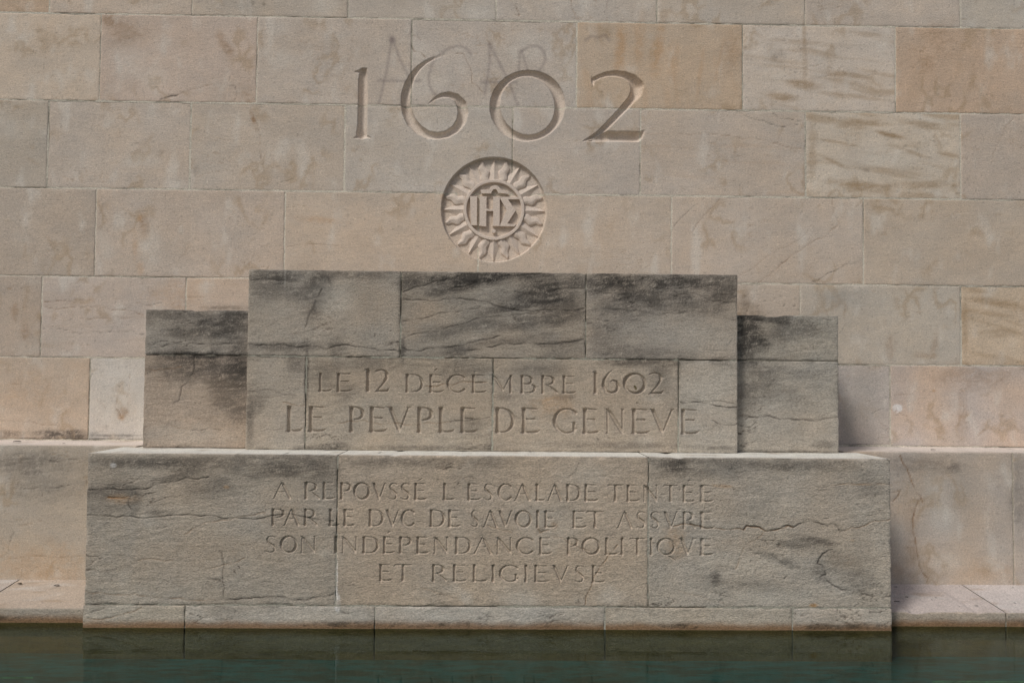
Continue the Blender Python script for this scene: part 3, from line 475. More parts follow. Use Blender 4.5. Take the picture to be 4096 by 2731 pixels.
def surface(xs, zs, plane, rgb, seed, veins=0.0, rough=0.0, bands=None, warm=0.03, carved=True, bed=0.0):
    """height (into the stone, m) and reflectance of one dressed stone face"""
    X, Z = np.meshgrid(xs, zs)
    D = carve(xs, zs, plane) if carved else np.zeros(X.shape)
    old = 1.0 if plane in 'cbps' else .45
    lett = (D > .0004)*.6 if carved else 0
    H = (.0016*perlin(X*5, Z*6, seed)+.0010*old*perlin(X*22, Z*34, seed+1)+(.0005*old+.0014*rough)*np.abs(perlin(X*60, Z*110, seed+2)))*(1-lett)
    if plane in ('w', 'l'):
        rgb = tuple(c+(m-c)*.36 for c, m in zip(rgb, (162, 150, 138)))
    else:
        rgb = tuple(c+(m-c)*.35 for c, m in zip(rgb, (158, 147, 134)))
    base = alb(rgb)
    m1 = fbm(X*2.2, Z*3.0, seed+4, 3)
    m2 = fbm(X*9, Z*15, seed+8, 3)
    m3 = perlin(X*55, Z*85, seed+13)
    m4 = perlin(X*3.0, Z*3.2, seed+21)
    V = 1+.11*m1+.08*m2+.055*m3
    col = base[None, None, :]*V[..., None]
    wm = (warm*m4+.02*m2)[..., None]*np.array([1.0, .05, -1.1])
    col = col*(1+wm)
    # tan blotches and thin bedding lines of the sandstone
    bl = sstep(.22, .62, fbm(X*4.5, Z*6.5, seed+31, 4))
    col = col+(alb((146, 126, 102))-col)*(.22*bl)[..., None]*(0.4+veins)
    pl_ = sstep(.3, .7, fbm(X*3.1, Z*4.4, seed+37, 3))
    col = col+(KEYL['wh']-col)*(.32*pl_)[..., None]*.7
    if bed > 0:
        a = math.radians(bed*0)
        bd = perlin(X*3.5, (Z+.05*perlin(X*2, Z*2, seed+5))*70, seed+41)
        bl2 = sstep(.28, .6, bd)
        H = H+.0016*bl2*bed
        col = col*(1-.16*bl2*bed)[..., None]
    if bands:
        ang, sc, st_, key = bands
        t = math.radians(ang)
        u = X*math.cos(t)+Z*math.sin(t); v = -X*math.sin(t)+Z*math.cos(t)
        b = fbm(u*1.3, (v+.03*perlin(X*3, Z*3, seed))*sc, seed+51, 3)
        mm = sstep(.02, .5, b)*st_*(.65+.35*m2)
        col = col+(KEYL[key]-col)*mm[..., None]
    # hairline bedding cracks of the weathered blocks
    hl = np.abs(fbm(X*2.6, (Z-.05*X)*13+.4*perlin(X*5, Z*5, seed+2), seed+161, 4))
    pm = sstep(.05, .45, fbm(X*2.2, Z*3.5, seed+167, 2))
    if plane in ('c', 'b', 'p'):
        hm = np.exp(-(hl/.016)**2)*pm
        zlo, zhi = (.27, .87) if plane == 'b' else (1.10, 1.55)
        if plane != 'p':
            hm = hm*(1-.75*((Z > zlo) & (Z < zhi) & (X > -1.45) & (X < 1.3)))
        H = H+.0028*hm
        col = col+(alb((58, 52, 46))-col)*(np.clip(hm*.85, 0, 1))[..., None]
    elif plane in ('w', 'l'):
        hm = np.exp(-(hl/.010)**2)*pm*(D < .002)
        H = H+.0012*hm
        col = col+(alb((122, 98, 70))-col)*(hm*.38)[..., None]
    if plane in ('c', 'b', 'p'):
        bdn = fbm(X*9, (Z-.06*X)*55, 129, 3)
        col = col*(1+.20*bdn+.10*perlin(X*90, Z*130, seed+5))[..., None]
        w1 = sstep(-.15, .55, fbm(X*1.9+3, Z*3.2, 131, 3))
        col = col+(alb((150, 134, 116))-col)*(.30*w1)[..., None]
        w2 = sstep(.0, .6, fbm(X*2.6, Z*4.6+7, 137, 4))
        col = col+(alb((104, 100, 93))-col)*(.34*w2)[..., None]
        e_ = np.minimum(np.minimum(X-xs[0], xs[-1]-X), np.minimum(Z-zs[0], zs[-1]-Z))
        gr = np.exp(-e_/.012)*sstep(-.1, .5, fbm(X*6, Z*6, 139, 3))*.55
        col = col+(alb((62, 60, 55))-col)*gr[..., None]
    if plane in ('w', 'l'):
        w1 = sstep(.05, .6, fbm(X*1.3+5, Z*1.9, 141, 4))
        col = col+(alb((150, 141, 130))-col)*(.45*w1)[..., None]
        w2 = sstep(.12, .6, fbm(X*6.5, Z*3.4, seed+143, 4))
        col = col+(alb((178, 173, 164))-col)*(.48*w2)[..., None]
        w3 = sstep(.55, .95, 1-np.abs(fbm(X*5, Z*4, seed+147, 4))*3)*sstep(.05, .4, fbm(X*3, Z*3, seed+149, 2))
        col = col+(alb((134, 114, 88))-col)*(.42*w3)[..., None]
    spark = sstep(.62, .74, perlin(X*62, Z*62, seed+151))
    col = col*(1+.16*spark)[..., None]
    dkp = sstep(.60, .74, perlin(X*50, Z*58, seed+157))
    col = col*(1-.24*dkp)[..., None]
    # stains that belong to this face, plus one painted glare spot
    fine = perlin(X*150, Z*210, 77)
    mid = fbm(X*22, Z*34, 71, 3)
    big = fbm(X*7, Z*9, 73, 2)
    strk = fbm(X*7, (Z-.10*X)*46, 79, 3)
    rid = 1-np.abs(fbm(X*13, Z*17, 83, 3))*3.2
    pad = .12
    for key, st_, cx, cz, rx, rz, ang in STAIN_GLARE.get(plane, []):
        ext = max(rx, rz)*1.9
        i0 = np.searchsorted(xs, cx-ext); i1 = np.searchsorted(xs, cx+ext)
        j0 = np.searchsorted(zs, cz-ext); j1 = np.searchsorted(zs, cz+ext)
        if i1 <= i0 or j1 <= j0:
            continue
        sl = (slice(j0, j1), slice(i0, i1))
        t = math.radians(-ang)
        dx, dz = X[sl]-cx, Z[sl]-cz
        u = (dx*math.cos(t)+dz*math.sin(t))/rx; v = (-dx*math.sin(t)+dz*math.cos(t))/rz
        small = min(1.0, min(rx, rz)/.05)
        r = np.sqrt(u*u+v*v)+.55*small*big[sl]+.5*small*mid[sl]
        if key in ('sp', 'lf', 'ws'):
            m = sstep(1.25, .8, r)
        else:
            m = sstep(1.5, .15, r)
        if key == 'bk':
            m = np.clip(m*(1.0+1.1*mid[sl]+.9*strk[sl]+.75*fine[sl]), 0, 1)*.95
        elif key in ('wh', 'gw', 'gp', 'gr'):
            m = np.clip(m*(.95+.9*mid[sl]+.5*fine[sl]), 0, 1)*.95
        elif key == 'bn':
            m = np.clip(m*(1+1.1*strk[sl]+.6*mid[sl]+.4*fine[sl]), 0, 1)
        else:
            m = np.clip(m*(.55+.8*np.clip(rid[sl], 0, 1)+.9*mid[sl]+.4*fine[sl]), 0, 1)
        m = np.clip(m*st_, 0, 1)
        # soot lies on the face, less in fresh-cut lettering
        m = m*np.where(D[sl] > .003, .55, 1.0)
        col[sl] = col[sl]+(KEYL[key]-col[sl])*m[..., None]
    # carved hollows are blended toward a paler tone
    if carved:
        cm = sstep(.0012, .004, D)*(.42 if plane != 'w' else .5)
        hollow_tone = alb((176, 163, 150)) if plane == 'w' else alb((158, 147, 134))
        col = col+(hollow_tone*(V[..., None]*.5+.5)-col)*cm[..., None]
    # cracks
    CM = {}
    for ck, st_, pts in CRK.get(plane, []):
        w_ = .0023+.0013*st_
        M = CM.setdefault(ck, np.zeros(X.shape))
        ax = [p[0] for p in pts]; az_ = [p[1] for p in pts]
        if max(ax) < xs[0] or min(ax) > xs[-1] or max(az_) < zs[0] or min(az_) > zs[-1]:
            continue
        for a, b in zip(pts, pts[1:]):
            def fn(sj, si, d, t, M=M, w_=w_, st_=st_):
                M[sj, si] = np.maximum(M[sj, si], np.exp(-(d/w_)**2)*min(1.0, st_))
            seg_apply(xs, zs, a, b, .012, fn)
    vary = np.clip(.75+.9*perlin(X*14, Z*14, 91), .15, 1)
    for ck, M in CM.items():
        mm = M*vary
        H = H+.005*mm
        col = col+(CKEY[ck]-col)*(np.clip(mm*(.95 if ck == 'd' else .85), 0, 1))[..., None]
    if plane == 'w':
        for gi, pts in enumerate(GRAF):
            M = np.zeros(X.shape)
            w_ = .012 if gi < 11 else .022
            for a, b in zip(pts, pts[1:]):
                def fn(sj, si, d, t):
                    M[sj, si] = np.maximum(M[sj, si], np.exp(-(d/w_)**2))
                seg_apply(xs, zs, a, b, .04, fn)
            col = col+(alb((104, 94, 92))-col)*(M*.38*(D < .004))[..., None]
    # pits
    pit = sstep(.50, .75, perlin(X*38, Z*60, seed+61))*(.05+rough)*sstep(-.35, .25, perlin(X*2.5, Z*3.5, seed+63))
    H = H+.0035*pit
    col = col*(1-.38*np.clip(pit, 0, 1))[..., None]
    if plane in ('b', 's'):
        # algae tide mark at the water line and slime below it
        n = .012*fbm(X*6, Z*2, 101, 3)+.006*mid
        tide = sstep(.060, .010, Z+n)
        col = col+(alb((106, 78, 50))-col)*(tide*.85)[..., None]
        spk = sstep(-.12, .5, fbm(X*1.7, Z*4, 107, 3)+.55*mid+.25*fine)*sstep(.055, .03, Z+n)*sstep(.002, .014, Z)
        col = col+(alb((46, 38, 28))-col)*(np.clip(spk, 0, 1)*.75)[..., None]
        under = sstep(.0035, -.0035, Z)
        ub = alb((76, 56, 24))*(1+.45*fbm(X*5, Z*26, 111, 3)+.2*mid)[..., None]*.8
        deep = alb((30, 42, 38))
        col = col+(ub-col)*under[..., None]
    return H+D, np.clip(col, .004, .9)

# ------------------------------------------------------------------ materials
def stone_material(name, bump=1.0, rough=.88, spec=.25, g=.3):
    m = bpy.data.materials.new(name); m.use_nodes = True
    n = m.node_tree.nodes; l = m.node_tree.links; n.clear()
    out = n.new('ShaderNodeOutputMaterial'); p = n.new('ShaderNodeBsdfPrincipled')
    l.new(p.outputs[0], out.inputs[0])
    p.inputs['Roughness'].default_value = rough
    p.inputs['Specular IOR Level'].default_value = spec
    at = n.new('ShaderNodeAttribute'); at.attribute_name = 'tone'
    geo = n.new('ShaderNodeNewGeometry')
    def noise(sc, vec, det, ro=.6):
        mp = n.new('ShaderNodeMapping'); mp.inputs['Scale'].default_value = vec
        l.new(geo.outputs['Position'], mp.inputs[0])
        t = n.new('ShaderNodeTexNoise'); t.inputs['Scale'].default_value = sc
        t.inputs['Detail'].default_value = det; t.inputs['Roughness'].default_value = ro
        l.new(mp.outputs[0], t.inputs['Vector']); return t
    g1 = noise(95, (1, 1, 1.9), 3, .65)
    g2 = noise(260, (1, 1, 1.4), 2)
    g3 = noise(36, (.6, 1, 1.8), 3)
    # grain darkens / lightens the tone
    mr = n.new('ShaderNodeMapRange'); mr.inputs[1].default_value = .3; mr.inputs[2].default_value = .7
    mr.inputs[3].default_value = 1-g; mr.inputs[4].default_value = 1+g
    l.new(g1.outputs['Fac'], mr.inputs[0])
    mr2 = n.new('ShaderNodeMapRange'); mr2.inputs[1].default_value = .3; mr2.inputs[2].default_value = .7
    mr2.inputs[3].default_value = .90; mr2.inputs[4].default_value = 1.10
    l.new(g2.outputs['Fac'], mr2.inputs[0])
    mu = n.new('ShaderNodeMath'); mu.operation = 'MULTIPLY'
    l.new(mr.outputs[0], mu.inputs[0]); l.new(mr2.outputs[0], mu.inputs[1])
    vm = n.new('ShaderNodeVectorMath'); vm.operation = 'SCALE'
    l.new(at.outputs['Color'], vm.inputs[0]); l.new(mu.outputs[0], vm.inputs['Scale'])
    l.new(vm.outputs[0], p.inputs['Base Color'])
    add = n.new('ShaderNodeMath'); add.operation = 'MULTIPLY_ADD'; add.inputs[1].default_value = .6
    l.new(g3.outputs['Fac'], add.inputs[0]); l.new(g1.outputs['Fac'], add.inputs[2])
    b = n.new('ShaderNodeBump'); b.inputs['Strength'].default_value = 1.0
    b.inputs['Distance'].default_value = .0055*bump
    l.new(add.outputs[0], b.inputs['Height']); l.new(b.outputs[0], p.inputs['Normal'])
    return m
M_WALL = stone_material('dressed_limestone', .55, g=.20)
M_CRUST = stone_material('weathered_stone', .95, g=.27)
M_CUT = stone_material('carved_stone', .4, g=.18)
M_MORT = stone_material('lime_mortar', .9)

def flat_material(name, c1, c2, sc, rough, vec=(1, 1, 1), bump=.003):
    m = bpy.data.materials.new(name); m.use_nodes = True
    n = m.node_tree.nodes; l = m.node_tree.links
    p = n['Principled BSDF']; p.inputs['Roughness'].default_value = rough
    geo = n.new('ShaderNodeNewGeometry'); mp = n.new('ShaderNodeMapping'); mp.inputs['Scale'].default_value = vec
    l.new(geo.outputs['Position'], mp.inputs[0])
    t = n.new('ShaderNodeTexNoise'); t.inputs['Scale'].default_value = sc; t.inputs['Detail'].default_value = 6
    t.inputs['Roughness'].default_value = .62
    l.new(mp.outputs[0], t.inputs['Vector'])
    r = n.new('ShaderNodeValToRGB'); r.color_ramp.elements[0].color = (*c1, 1); r.color_ramp.elements[1].color = (*c2, 1)
    r.color_ramp.elements[0].position = .40; r.color_ramp.elements[1].position = .60
    l.new(t.outputs['Fac'], r.inputs[0]); l.new(r.outputs[0], p.inputs['Base Color'])
    b = n.new('ShaderNodeBump'); b.inputs['Distance'].default_value = bump
    l.new(t.outputs['Fac'], b.inputs['Height']); l.new(b.outputs[0], p.inputs['Normal'])
    return m

# ------------------------------------------------------------------ mesh helpers
def link_mesh(name, co, quads, col, mat, parent=None, origin=(0, 0, 0), smooth=True):
    me = bpy.data.meshes.new(name)
    o3 = np.asarray(origin, dtype=np.float32)
    co = np.asarray(co, dtype=np.float32).reshape(-1, 3)-o3
    quads = np.asarray(quads, dtype=np.int32).reshape(-1, 4)
    me.vertices.add(len(co)); me.vertices.foreach_set('co', co.ravel())
    me.loops.add(quads.size); me.loops.foreach_set('vertex_index', quads.ravel())
    me.polygons.add(len(quads)); me.polygons.foreach_set('loop_start', np.arange(0, quads.size, 4, dtype=np.int32))
    try:
        me.polygons.foreach_set('loop_total', np.full(len(quads), 4, dtype=np.int32))
    except Exception:
        pass
    me.update(calc_edges=True)
    me.polygons.foreach_set('use_smooth', np.full(len(quads), smooth))
    if col is not None:
        a = me.attributes.new('tone', 'FLOAT_COLOR', 'POINT')
        c = np.ones((len(co), 4), dtype=np.float32); c[:, :3] = col
        a.data.foreach_set('color', c.ravel())
    me.materials.append(mat)
    me.validate()
    ob = bpy.data.objects.new(name, me)
    ob.location = origin
    C.objects.link(ob)
    if parent is not None:
        ob.parent = parent
        ob.matrix_parent_inverse = Matrix.Identity(4)
        ob.location = Vector(origin)-parent.location
    return ob

def grid_quads(nx, nz, off=0, flip=False):
    i = np.arange(nx-1); j = np.arange(nz-1)
    I, J = np.meshgrid(i, j)
    a = (J*nx+I).ravel()+off
    q = np.stack([a, a+1, a+1+nx, a+nx], 1)
    return q[:, ::-1] if flip else q

def axis(a, b, d, fine=()):
    """grid line positions from a to b, spacing d, finer inside the given (lo, hi, step) ranges"""
    cuts = sorted({a, b} | {min(max(v, a), b) for lo, hi, s in fine for v in (lo, hi)})
    out = [np.array([a])]
    for p, q in zip(cuts, cuts[1:]):
        if q-p < 1e-6:
            continue
        step = d
        for lo, hi, s in fine:
            if p >= lo-1e-6 and q <= hi+1e-6:
                step = min(step, s)
        n = max(1, int(round((q-p)/step)))
        out.append(np.linspace(p, q, n+1)[1:])
    return np.concatenate(out)

def thing(name, loc, label, cat, group=None):
    o = bpy.data.objects.new(name, None); C.objects.link(o); o.location = loc
    o['label'] = label; o['category'] = cat; o['kind'] = 'thing'
    if group:
        o['group'] = group
    o.empty_display_size = .2
    return o

GAP = .0034
_seed = [0]
def stone(parent, x0, x1, z0, z1, plane, depth, rgb, mat, d=.008, fx=(), fz=(), veins=0.0, rough=0.0, bands=None, warm=.03,
          bed=0.0, top_rgb=(170, 156, 142), top_rise=0.0, chip=1.0, gap=(1, 1, 1, 1), name='stone', carved=True, proud=0.0, label=None, arris=.0035):
    _seed[0] += 1
    seed = _seed[0]*3.7
    yf = PLANE_Y[plane]
    rr = random.Random(_seed[0])
    yf = yf+rr.uniform(-.0022, .0022)*(1 if plane == 'w' else .5)-proud
    xs = axis(x0+GAP*gap[0], x1-GAP*gap[1], d, fx)
    zs = axis(z0+GAP*gap[2], z1-GAP*gap[3], d, fz)
    # a tight rim of rows and columns so the arris rounds properly
    xs = np.unique(np.concatenate([xs, xs[0]+np.array([.0025, .006]), xs[-1]-np.array([.0025, .006])]))
    zs = np.unique(np.concatenate([zs, zs[0]+np.array([.0025, .006]), zs[-1]-np.array([.0025, .006])]))
    xs = xs[np.concatenate([[True], np.diff(xs) > 8e-4])]; zs = zs[np.concatenate([[True], np.diff(zs) > 8e-4])]
    H, col = surface(xs, zs, plane, rgb, seed, veins, rough, bands, warm, carved, bed)
    X, Z = np.meshgrid(xs, zs)
    dl = X-xs[0]; dr = xs[-1]-X; db = Z-zs[0]; dt = zs[-1]-Z
    n1 = np.abs(perlin(X*20, Z*20, seed+70)); n2 = sstep(.35, .75, perlin(X*9, Z*9, seed+72))
    e = np.minimum(np.minimum(dl, dr), np.minimum(db, dt))
    wob = .0016*perlin(X*16, Z*16, seed+74)
    rr_ = arris*(.5+1.2*n1*chip+3.4*n2*chip*(plane in 'cbps'))
    H = H+rr_*np.exp(-np.maximum(e, 0)/.0035)
    fall = np.exp(-e/.01)
    nick = .011*sstep(.45, .8, perlin(X*6.5, Z*0+seed, seed+90))*np.exp(-np.maximum(dt, 0)/.006)*(plane in 'cbps')*(gap[3] == 0)
    Xw = X+wob*fall*np.where(np.minimum(dl, dr) < np.minimum(db, dt), 1, 0)
    Zw = Z+.8*wob*fall*np.where(np.minimum(dl, dr) < np.minimum(db, dt), 0, 1)-nick
    nx, nz = len(xs), len(zs)
    co = np.stack([Xw, yf+H, Zw], -1).reshape(-1, 3)
    cols = col.reshape(-1, 3)
    quads = [grid_quads(nx, nz)]
    vs = [co]; cs = [cols]; off = len(co)
    idx = np.arange(nx*nz).reshape(nz, nx)
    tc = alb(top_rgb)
    for key, loop in (('b', idx[0]), ('t', idx[-1]), ('l', idx[:, 0]), ('r', idx[:, -1])):
        f = co[loop]; nb = (30 if plane == 's' else 5) if key == 't' else 2
        ys = np.linspace(0, 1, nb+1)
        strip = []; sc = []
        for t in ys:
            p = f.copy()
            p[:, 1] = f[:, 1]*(1-t)+(yf+depth)*t
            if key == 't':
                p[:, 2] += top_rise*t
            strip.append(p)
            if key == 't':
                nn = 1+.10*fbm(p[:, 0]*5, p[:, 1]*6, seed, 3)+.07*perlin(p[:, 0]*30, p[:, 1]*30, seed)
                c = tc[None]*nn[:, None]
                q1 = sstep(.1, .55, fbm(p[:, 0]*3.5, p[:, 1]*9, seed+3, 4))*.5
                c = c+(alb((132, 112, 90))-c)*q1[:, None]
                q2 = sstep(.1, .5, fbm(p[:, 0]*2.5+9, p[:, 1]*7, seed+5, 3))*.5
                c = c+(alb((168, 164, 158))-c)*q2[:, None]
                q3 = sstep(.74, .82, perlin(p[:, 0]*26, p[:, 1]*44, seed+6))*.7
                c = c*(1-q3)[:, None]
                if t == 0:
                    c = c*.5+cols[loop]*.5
            else:
                c = cols[loop]*.9
            sc.append(c)
        L = len(loop)
        vs.append(np.concatenate(strip)); cs.append(np.concatenate(sc))
        quads.append(grid_quads(L, nb+1, off, flip=(key in 'bl' and key == 'b') or key == 'r'))
        off += L*(nb+1)
    # back
    bk = np.array([[xs[0], yf+depth, zs[0]], [xs[-1], yf+depth, zs[0]], [xs[-1], yf+depth, zs[-1]+top_rise], [xs[0], yf+depth, zs[-1]+top_rise]])
    vs.append(bk); cs.append(np.tile(alb(rgb), (4, 1))); quads.append(np.array([[off+3, off+2, off+1, off]]))
    cx, cz = (x0+x1)/2, (z0+z1)/2
    ob = link_mesh(name, np.concatenate(vs), np.concatenate(quads), np.concatenate(cs), mat, parent, (cx, yf+depth/2, cz))
    if label:
        ob['label'] = label
    return ob

def mortar(parent, plane, hs, vs_, rgb, dark=.3, rec=.0028):
    """pointing in the joints: one part; hs = (z, x0, x1), vs_ = (x, z0, z1)"""
    yf = PLANE_Y[plane]
    V, Q, K = [], [], []; off = 0
    base = alb(rgb)
    for kind, items in (('h', hs), ('v', vs_)):
        for c0, a, b in items:
            u = np.arange(a, b+.006, .007)
            w = np.array([c0-.0075, c0-.0025, c0+.0025, c0+.0075])
            xs, zs = (u, w) if kind == 'h' else (w, u)
            xs = np.sort(xs); zs = np.sort(zs)
            D = carve(xs, zs, plane)
            X, Z = np.meshgrid(xs, zs)
            n = fbm(X*10, Z*10, 201, 3); f = perlin(X*70, Z*70, 207); g = perlin(X*1.6, Z*1.6, 211)
            d = rec+.0022*n+.001*f+(.0006 if kind == 'v' else 0)
            edge = (np.abs((Z if kind == 'h' else X)-c0) > .003)
            dk = sstep(-.25, .5, n*.8+g)*dark
            col = base*(1+.12*n+.1*f)[..., None]
            col = col+(alb((78, 74, 64))-col)*np.clip(dk*(1.0+.5*f), 0, .95)[..., None]
            d = d+(.005 if dark > .6 else .0015)*sstep(.3, .9, dk*1.4)
            V.append(np.stack([X, yf+d+D, Z], -1).reshape(-1, 3)); K.append(col.reshape(-1, 3))
            Q.append(grid_quads(len(xs), len(zs), off)); off += X.size
    return link_mesh('mortar', np.concatenate(V), np.concatenate(Q), np.concatenate(K), M_MORT, parent, tuple(parent.location))

def poly_part(name, parent, outline, y0, y1, rgb, bevel=.004, ridge=None):
    """extruded outline (x, z) counter-clockwise seen from the front, face at y0, back at y1"""
    import bmesh
    bm = bmesh.new()
    cx = sum(p[0] for p in outline)/len(outline); cz = sum(p[1] for p in outline)/len(outline)
    ox, oy, oz = cx, y1, cz
    f = [bm.verts.new((x-ox, y0-oy, z-oz)) for x, z in outline]
    b = [bm.verts.new((x-ox, y1-oy, z-oz)) for x, z in outline]
    n = len(f)
    ff = bm.faces.new(f)
    for i in range(n):
        bm.faces.new((f[i], b[i], b[(i+1) % n], f[(i+1) % n]))
    bmesh.ops.bevel(bm, geom=[e for e in ff.edges], offset=bevel, segments=2, affect='EDGES', profile=.6)
    bmesh.ops.recalc_face_normals(bm, faces=bm.faces)
    me = bpy.data.meshes.new(name); bm.to_mesh(me); bm.free()
    a = me.attributes.new('tone', 'FLOAT_COLOR', 'POINT')
    cc = np.ones((len(me.vertices), 4), dtype=np.float32); cc[:, :3] = alb(rgb)
    a.data.foreach_set('color', cc.ravel())
    me.materials.append(M_CUT)
    ob = bpy.data.objects.new(name, me); C.objects.link(ob)
    ob.parent = parent
    ob.location = Vector((ox, oy, oz))-(Vector(parent.location) if parent.parent is None else parent.location+parent.parent.location)
    return ob

# ================================================================== THE PLACE
def structure(name, co, quads, mat, smooth=False):
    ob = link_mesh(name, co, quads, None, mat, None, (0, 0, 0), smooth)
    ob['kind'] = 'structure'
    return ob
def box_co(x0, x1, y0, y1, z0, z1):
    return [(x0, y0, z0), (x1, y0, z0), (x1, y1, z0), (x0, y1, z0), (x0, y0, z1), (x1, y0, z1), (x1, y1, z1), (x0, y1, z1)]
BOXQ = [(0, 3, 2, 1), (4, 5, 6, 7), (0, 1, 5, 4), (1, 2, 6, 5), (2, 3, 7, 6), (3, 0, 4, 7)]

M_GRAVEL = flat_material('pale_gravel', (.20, .18, .15), (.34, .31, .26), 60, .95)
M_FLOOR = flat_material('algae_covered_floor', (.020, .020, .008), (.007, .062, .062), 9.0, .9, (.7, 2.0, 1), .004)
gv = [(-400, -400, .06), (400, -400, .06), (400, 1.2, .06), (-400, 1.2, .06)]
structure('ground', gv, [(0, 1, 2, 3)], M_GRAVEL)
FL_Z = -.178
structure('pool_floor', [(-9, 1.3, FL_Z), (9, 1.3, FL_Z), (9, 7.2, FL_Z), (-9, 7.2, FL_Z)], [(0, 1, 2, 3)], M_FLOOR)
pe = thing('pool_kerb', (0, 1.25, 0), 'pale stone kerb on the near side of the pool', 'kerb')
for k in range(12):
    x0 = -7.2+k*1.2
    link_mesh('kerb_stone', box_co(x0+.004, x0+1.196, 1.0, 1.5, -.3, .12+.001*(k % 3)), BOXQ, np.tile(alb((165, 155, 142)), (8, 1)), M_WALL, pe, (x0+.6, 1.25, 0), False)

# water: a still sheet, clear enough to show the slimy footing, mirroring the stones above
mw = bpy.data.materials.new('still_water'); mw.use_nodes = True
n = mw.node_tree.nodes; l = mw.node_tree.links; n.clear()
out = n.new('ShaderNodeOutputMaterial'); mix = n.new('ShaderNodeMixShader')
tr = n.new('ShaderNodeBsdfTransparent'); tr.inputs[0].default_value = (.70, .9, .84, 1)
gl = n.new('ShaderNodeBsdfGlossy'); gl.inputs['Roughness'].default_value = .03
gl.inputs['Color'].default_value = (.70, .82, .78, 1)
fr = n.new('ShaderNodeFresnel'); fr.inputs['IOR'].default_value = 1.20
geo = n.new('ShaderNodeNewGeometry'); mp = n.new('ShaderNodeMapping'); mp.inputs['Scale'].default_value = (1.0, 2.2, 1)
l.new(geo.outputs['Position'], mp.inputs[0])
tn = n.new('ShaderNodeTexNoise'); tn.inputs['Scale'].default_value = 9; tn.inputs['Detail'].default_value = 3
l.new(mp.outputs[0], tn.inputs['Vector'])
bu = n.new('ShaderNodeBump'); bu.inputs['Strength'].default_value = 1.0; bu.inputs['Distance'].default_value = .0008
l.new(tn.outputs['Fac'], bu.inputs['Height'])
l.new(bu.outputs[0], gl.inputs['Normal'])
l.new(fr.outputs[0], mix.inputs[0]); l.new(tr.outputs[0], mix.inputs[1]); l.new(gl.outputs[0], mix.inputs[2])
l.new(mix.outputs[0], out.inputs[0])
structure('pool_water', [(-9, 1.45, 0), (9, 1.45, 0), (9, 6.7, 0), (-9, 6.7, 0)], [(0, 1, 2, 3)], mw)

# ---------------------------------------------------------------- tall wall
wall = thing('retaining_wall', (0, YW, 1.0), 'tall pale ashlar stone wall with carved 1602 and round sun emblem behind the monument', 'wall')
ZS = [1.0038, 1.5842, 2.1587, 2.7847, 3.4127, 4.0422, 4.66]
WC = {
 5: ([-5.0, -4.0, -2.8319, -1.75, -.6, .55, 1.7, 2.8588, 4.05, 5.1], [(158,140,120),(158,140,120),(170,167,160),(160,148,134),(160,148,134),(160,148,134),(152,145,138),(164,149,137),(160,145,130)]),
 4: ([-5.3, -4.25, -3.1828, -2.1704, -1.0974, -.032, 1.0757, 2.2102, 3.372, 4.4, 5.1], [(150,136,122),(146,133,119),(161,150,140),(163,147,131),(160,148,134),(160,148,134),(167,153,136),(157,150,137),(172,154,130),(158,145,130)]),
 3: ([-5.0, -3.95, -2.8183, -1.4833, -.1042, 1.2822, 2.6704, 3.9, 5.1], [(152,141,128),(152,140,126),(160,147,133),(164,149,131),(162,149,133),(162,150,136),(158,145,128),(160,146,130)]),
 2: ([-5.3, -4.3, -3.1725, -2.1637, -1.0652, .1352, 1.055, 2.2518, 3.3835, 4.4, 5.1], [(152,142,128),(149,141,128),(161,150,137),(158,147,133),(161,155,145),(158,150,140),(160,149,136),(173,163,147),(157,145,132),(160,148,134)]),
 1: ([-5.1, -4.0, -2.817, -1.7025, -.5988, .593, 1.7948, 2.9114, 4.05, 5.1], [(160,148,132),(172,158,140),(165,149,135),(159,149,137),(159,151,141),(161,142,119),(176,166,153),(164,140,117),(160,146,130)]),
 0: ([-5.3, -4.25, -3.1858, -2.173, -1.0594, .0071, 1.1728, 2.2511, 3.3893, 4.4, 5.1], [(160,146,130),(164,141,117),(168,154,138),(153,144,131),(159,152,141),(163,155,144),(160,151,138),(160,150,138),(158,153,142),(160,150,138)]),
}
SP = {(1, 1): dict(rough=.35), (1, 2): dict(rough=.3, veins=.5), (1, 5): dict(bands=(100, 9, .34, 'or'), label='warm brown stone with rusty vertical streaks'),
      (1, 6): dict(rough=.5, bands=(-7, 14, .62, 'bn'), label='pale stone crossed by brown bands in the second row'), (1, 7): dict(rough=.4, veins=.5, bands=(75, 7, .25, 'bn')),
      (2, 7): dict(rough=.6, bands=(-9, 12, .68, 'bn'), label='stone with strong brown wavy bands in the third row'), (2, 6): dict(bands=(-5, 28, .18, 'or')),
      (3, 5): dict(veins=.4), (4, 1): dict(veins=.6), (4, 2): dict(bands=(0, 26, .16, 'br')), (4, 6): dict(rough=1.0, label='pitted stone beside the right end of the top block'),
      (4, 8): dict(rough=.6, bands=(-8, 14, .6, 'bn')), (5, 1): dict(veins=1.0, bands=(8, 16, .14, 'or')), (5, 2): dict(rough=.6, label='whitish stone left of the left block'), (5, 7): dict(warm=.1),
      (0, 2): dict(rough=.3), (0, 1): dict(rough=.3, bands=(0, 20, .2, 'bn'))}
DIGFX = (-1.12, 1.02, .0042); DIGFZ = (3.10, 3.72, .0042)
SUNFX = (-.40, .41, .0042); SUNFZ = (2.27, 3.07, .0042)
ms_h, ms_v = [], []
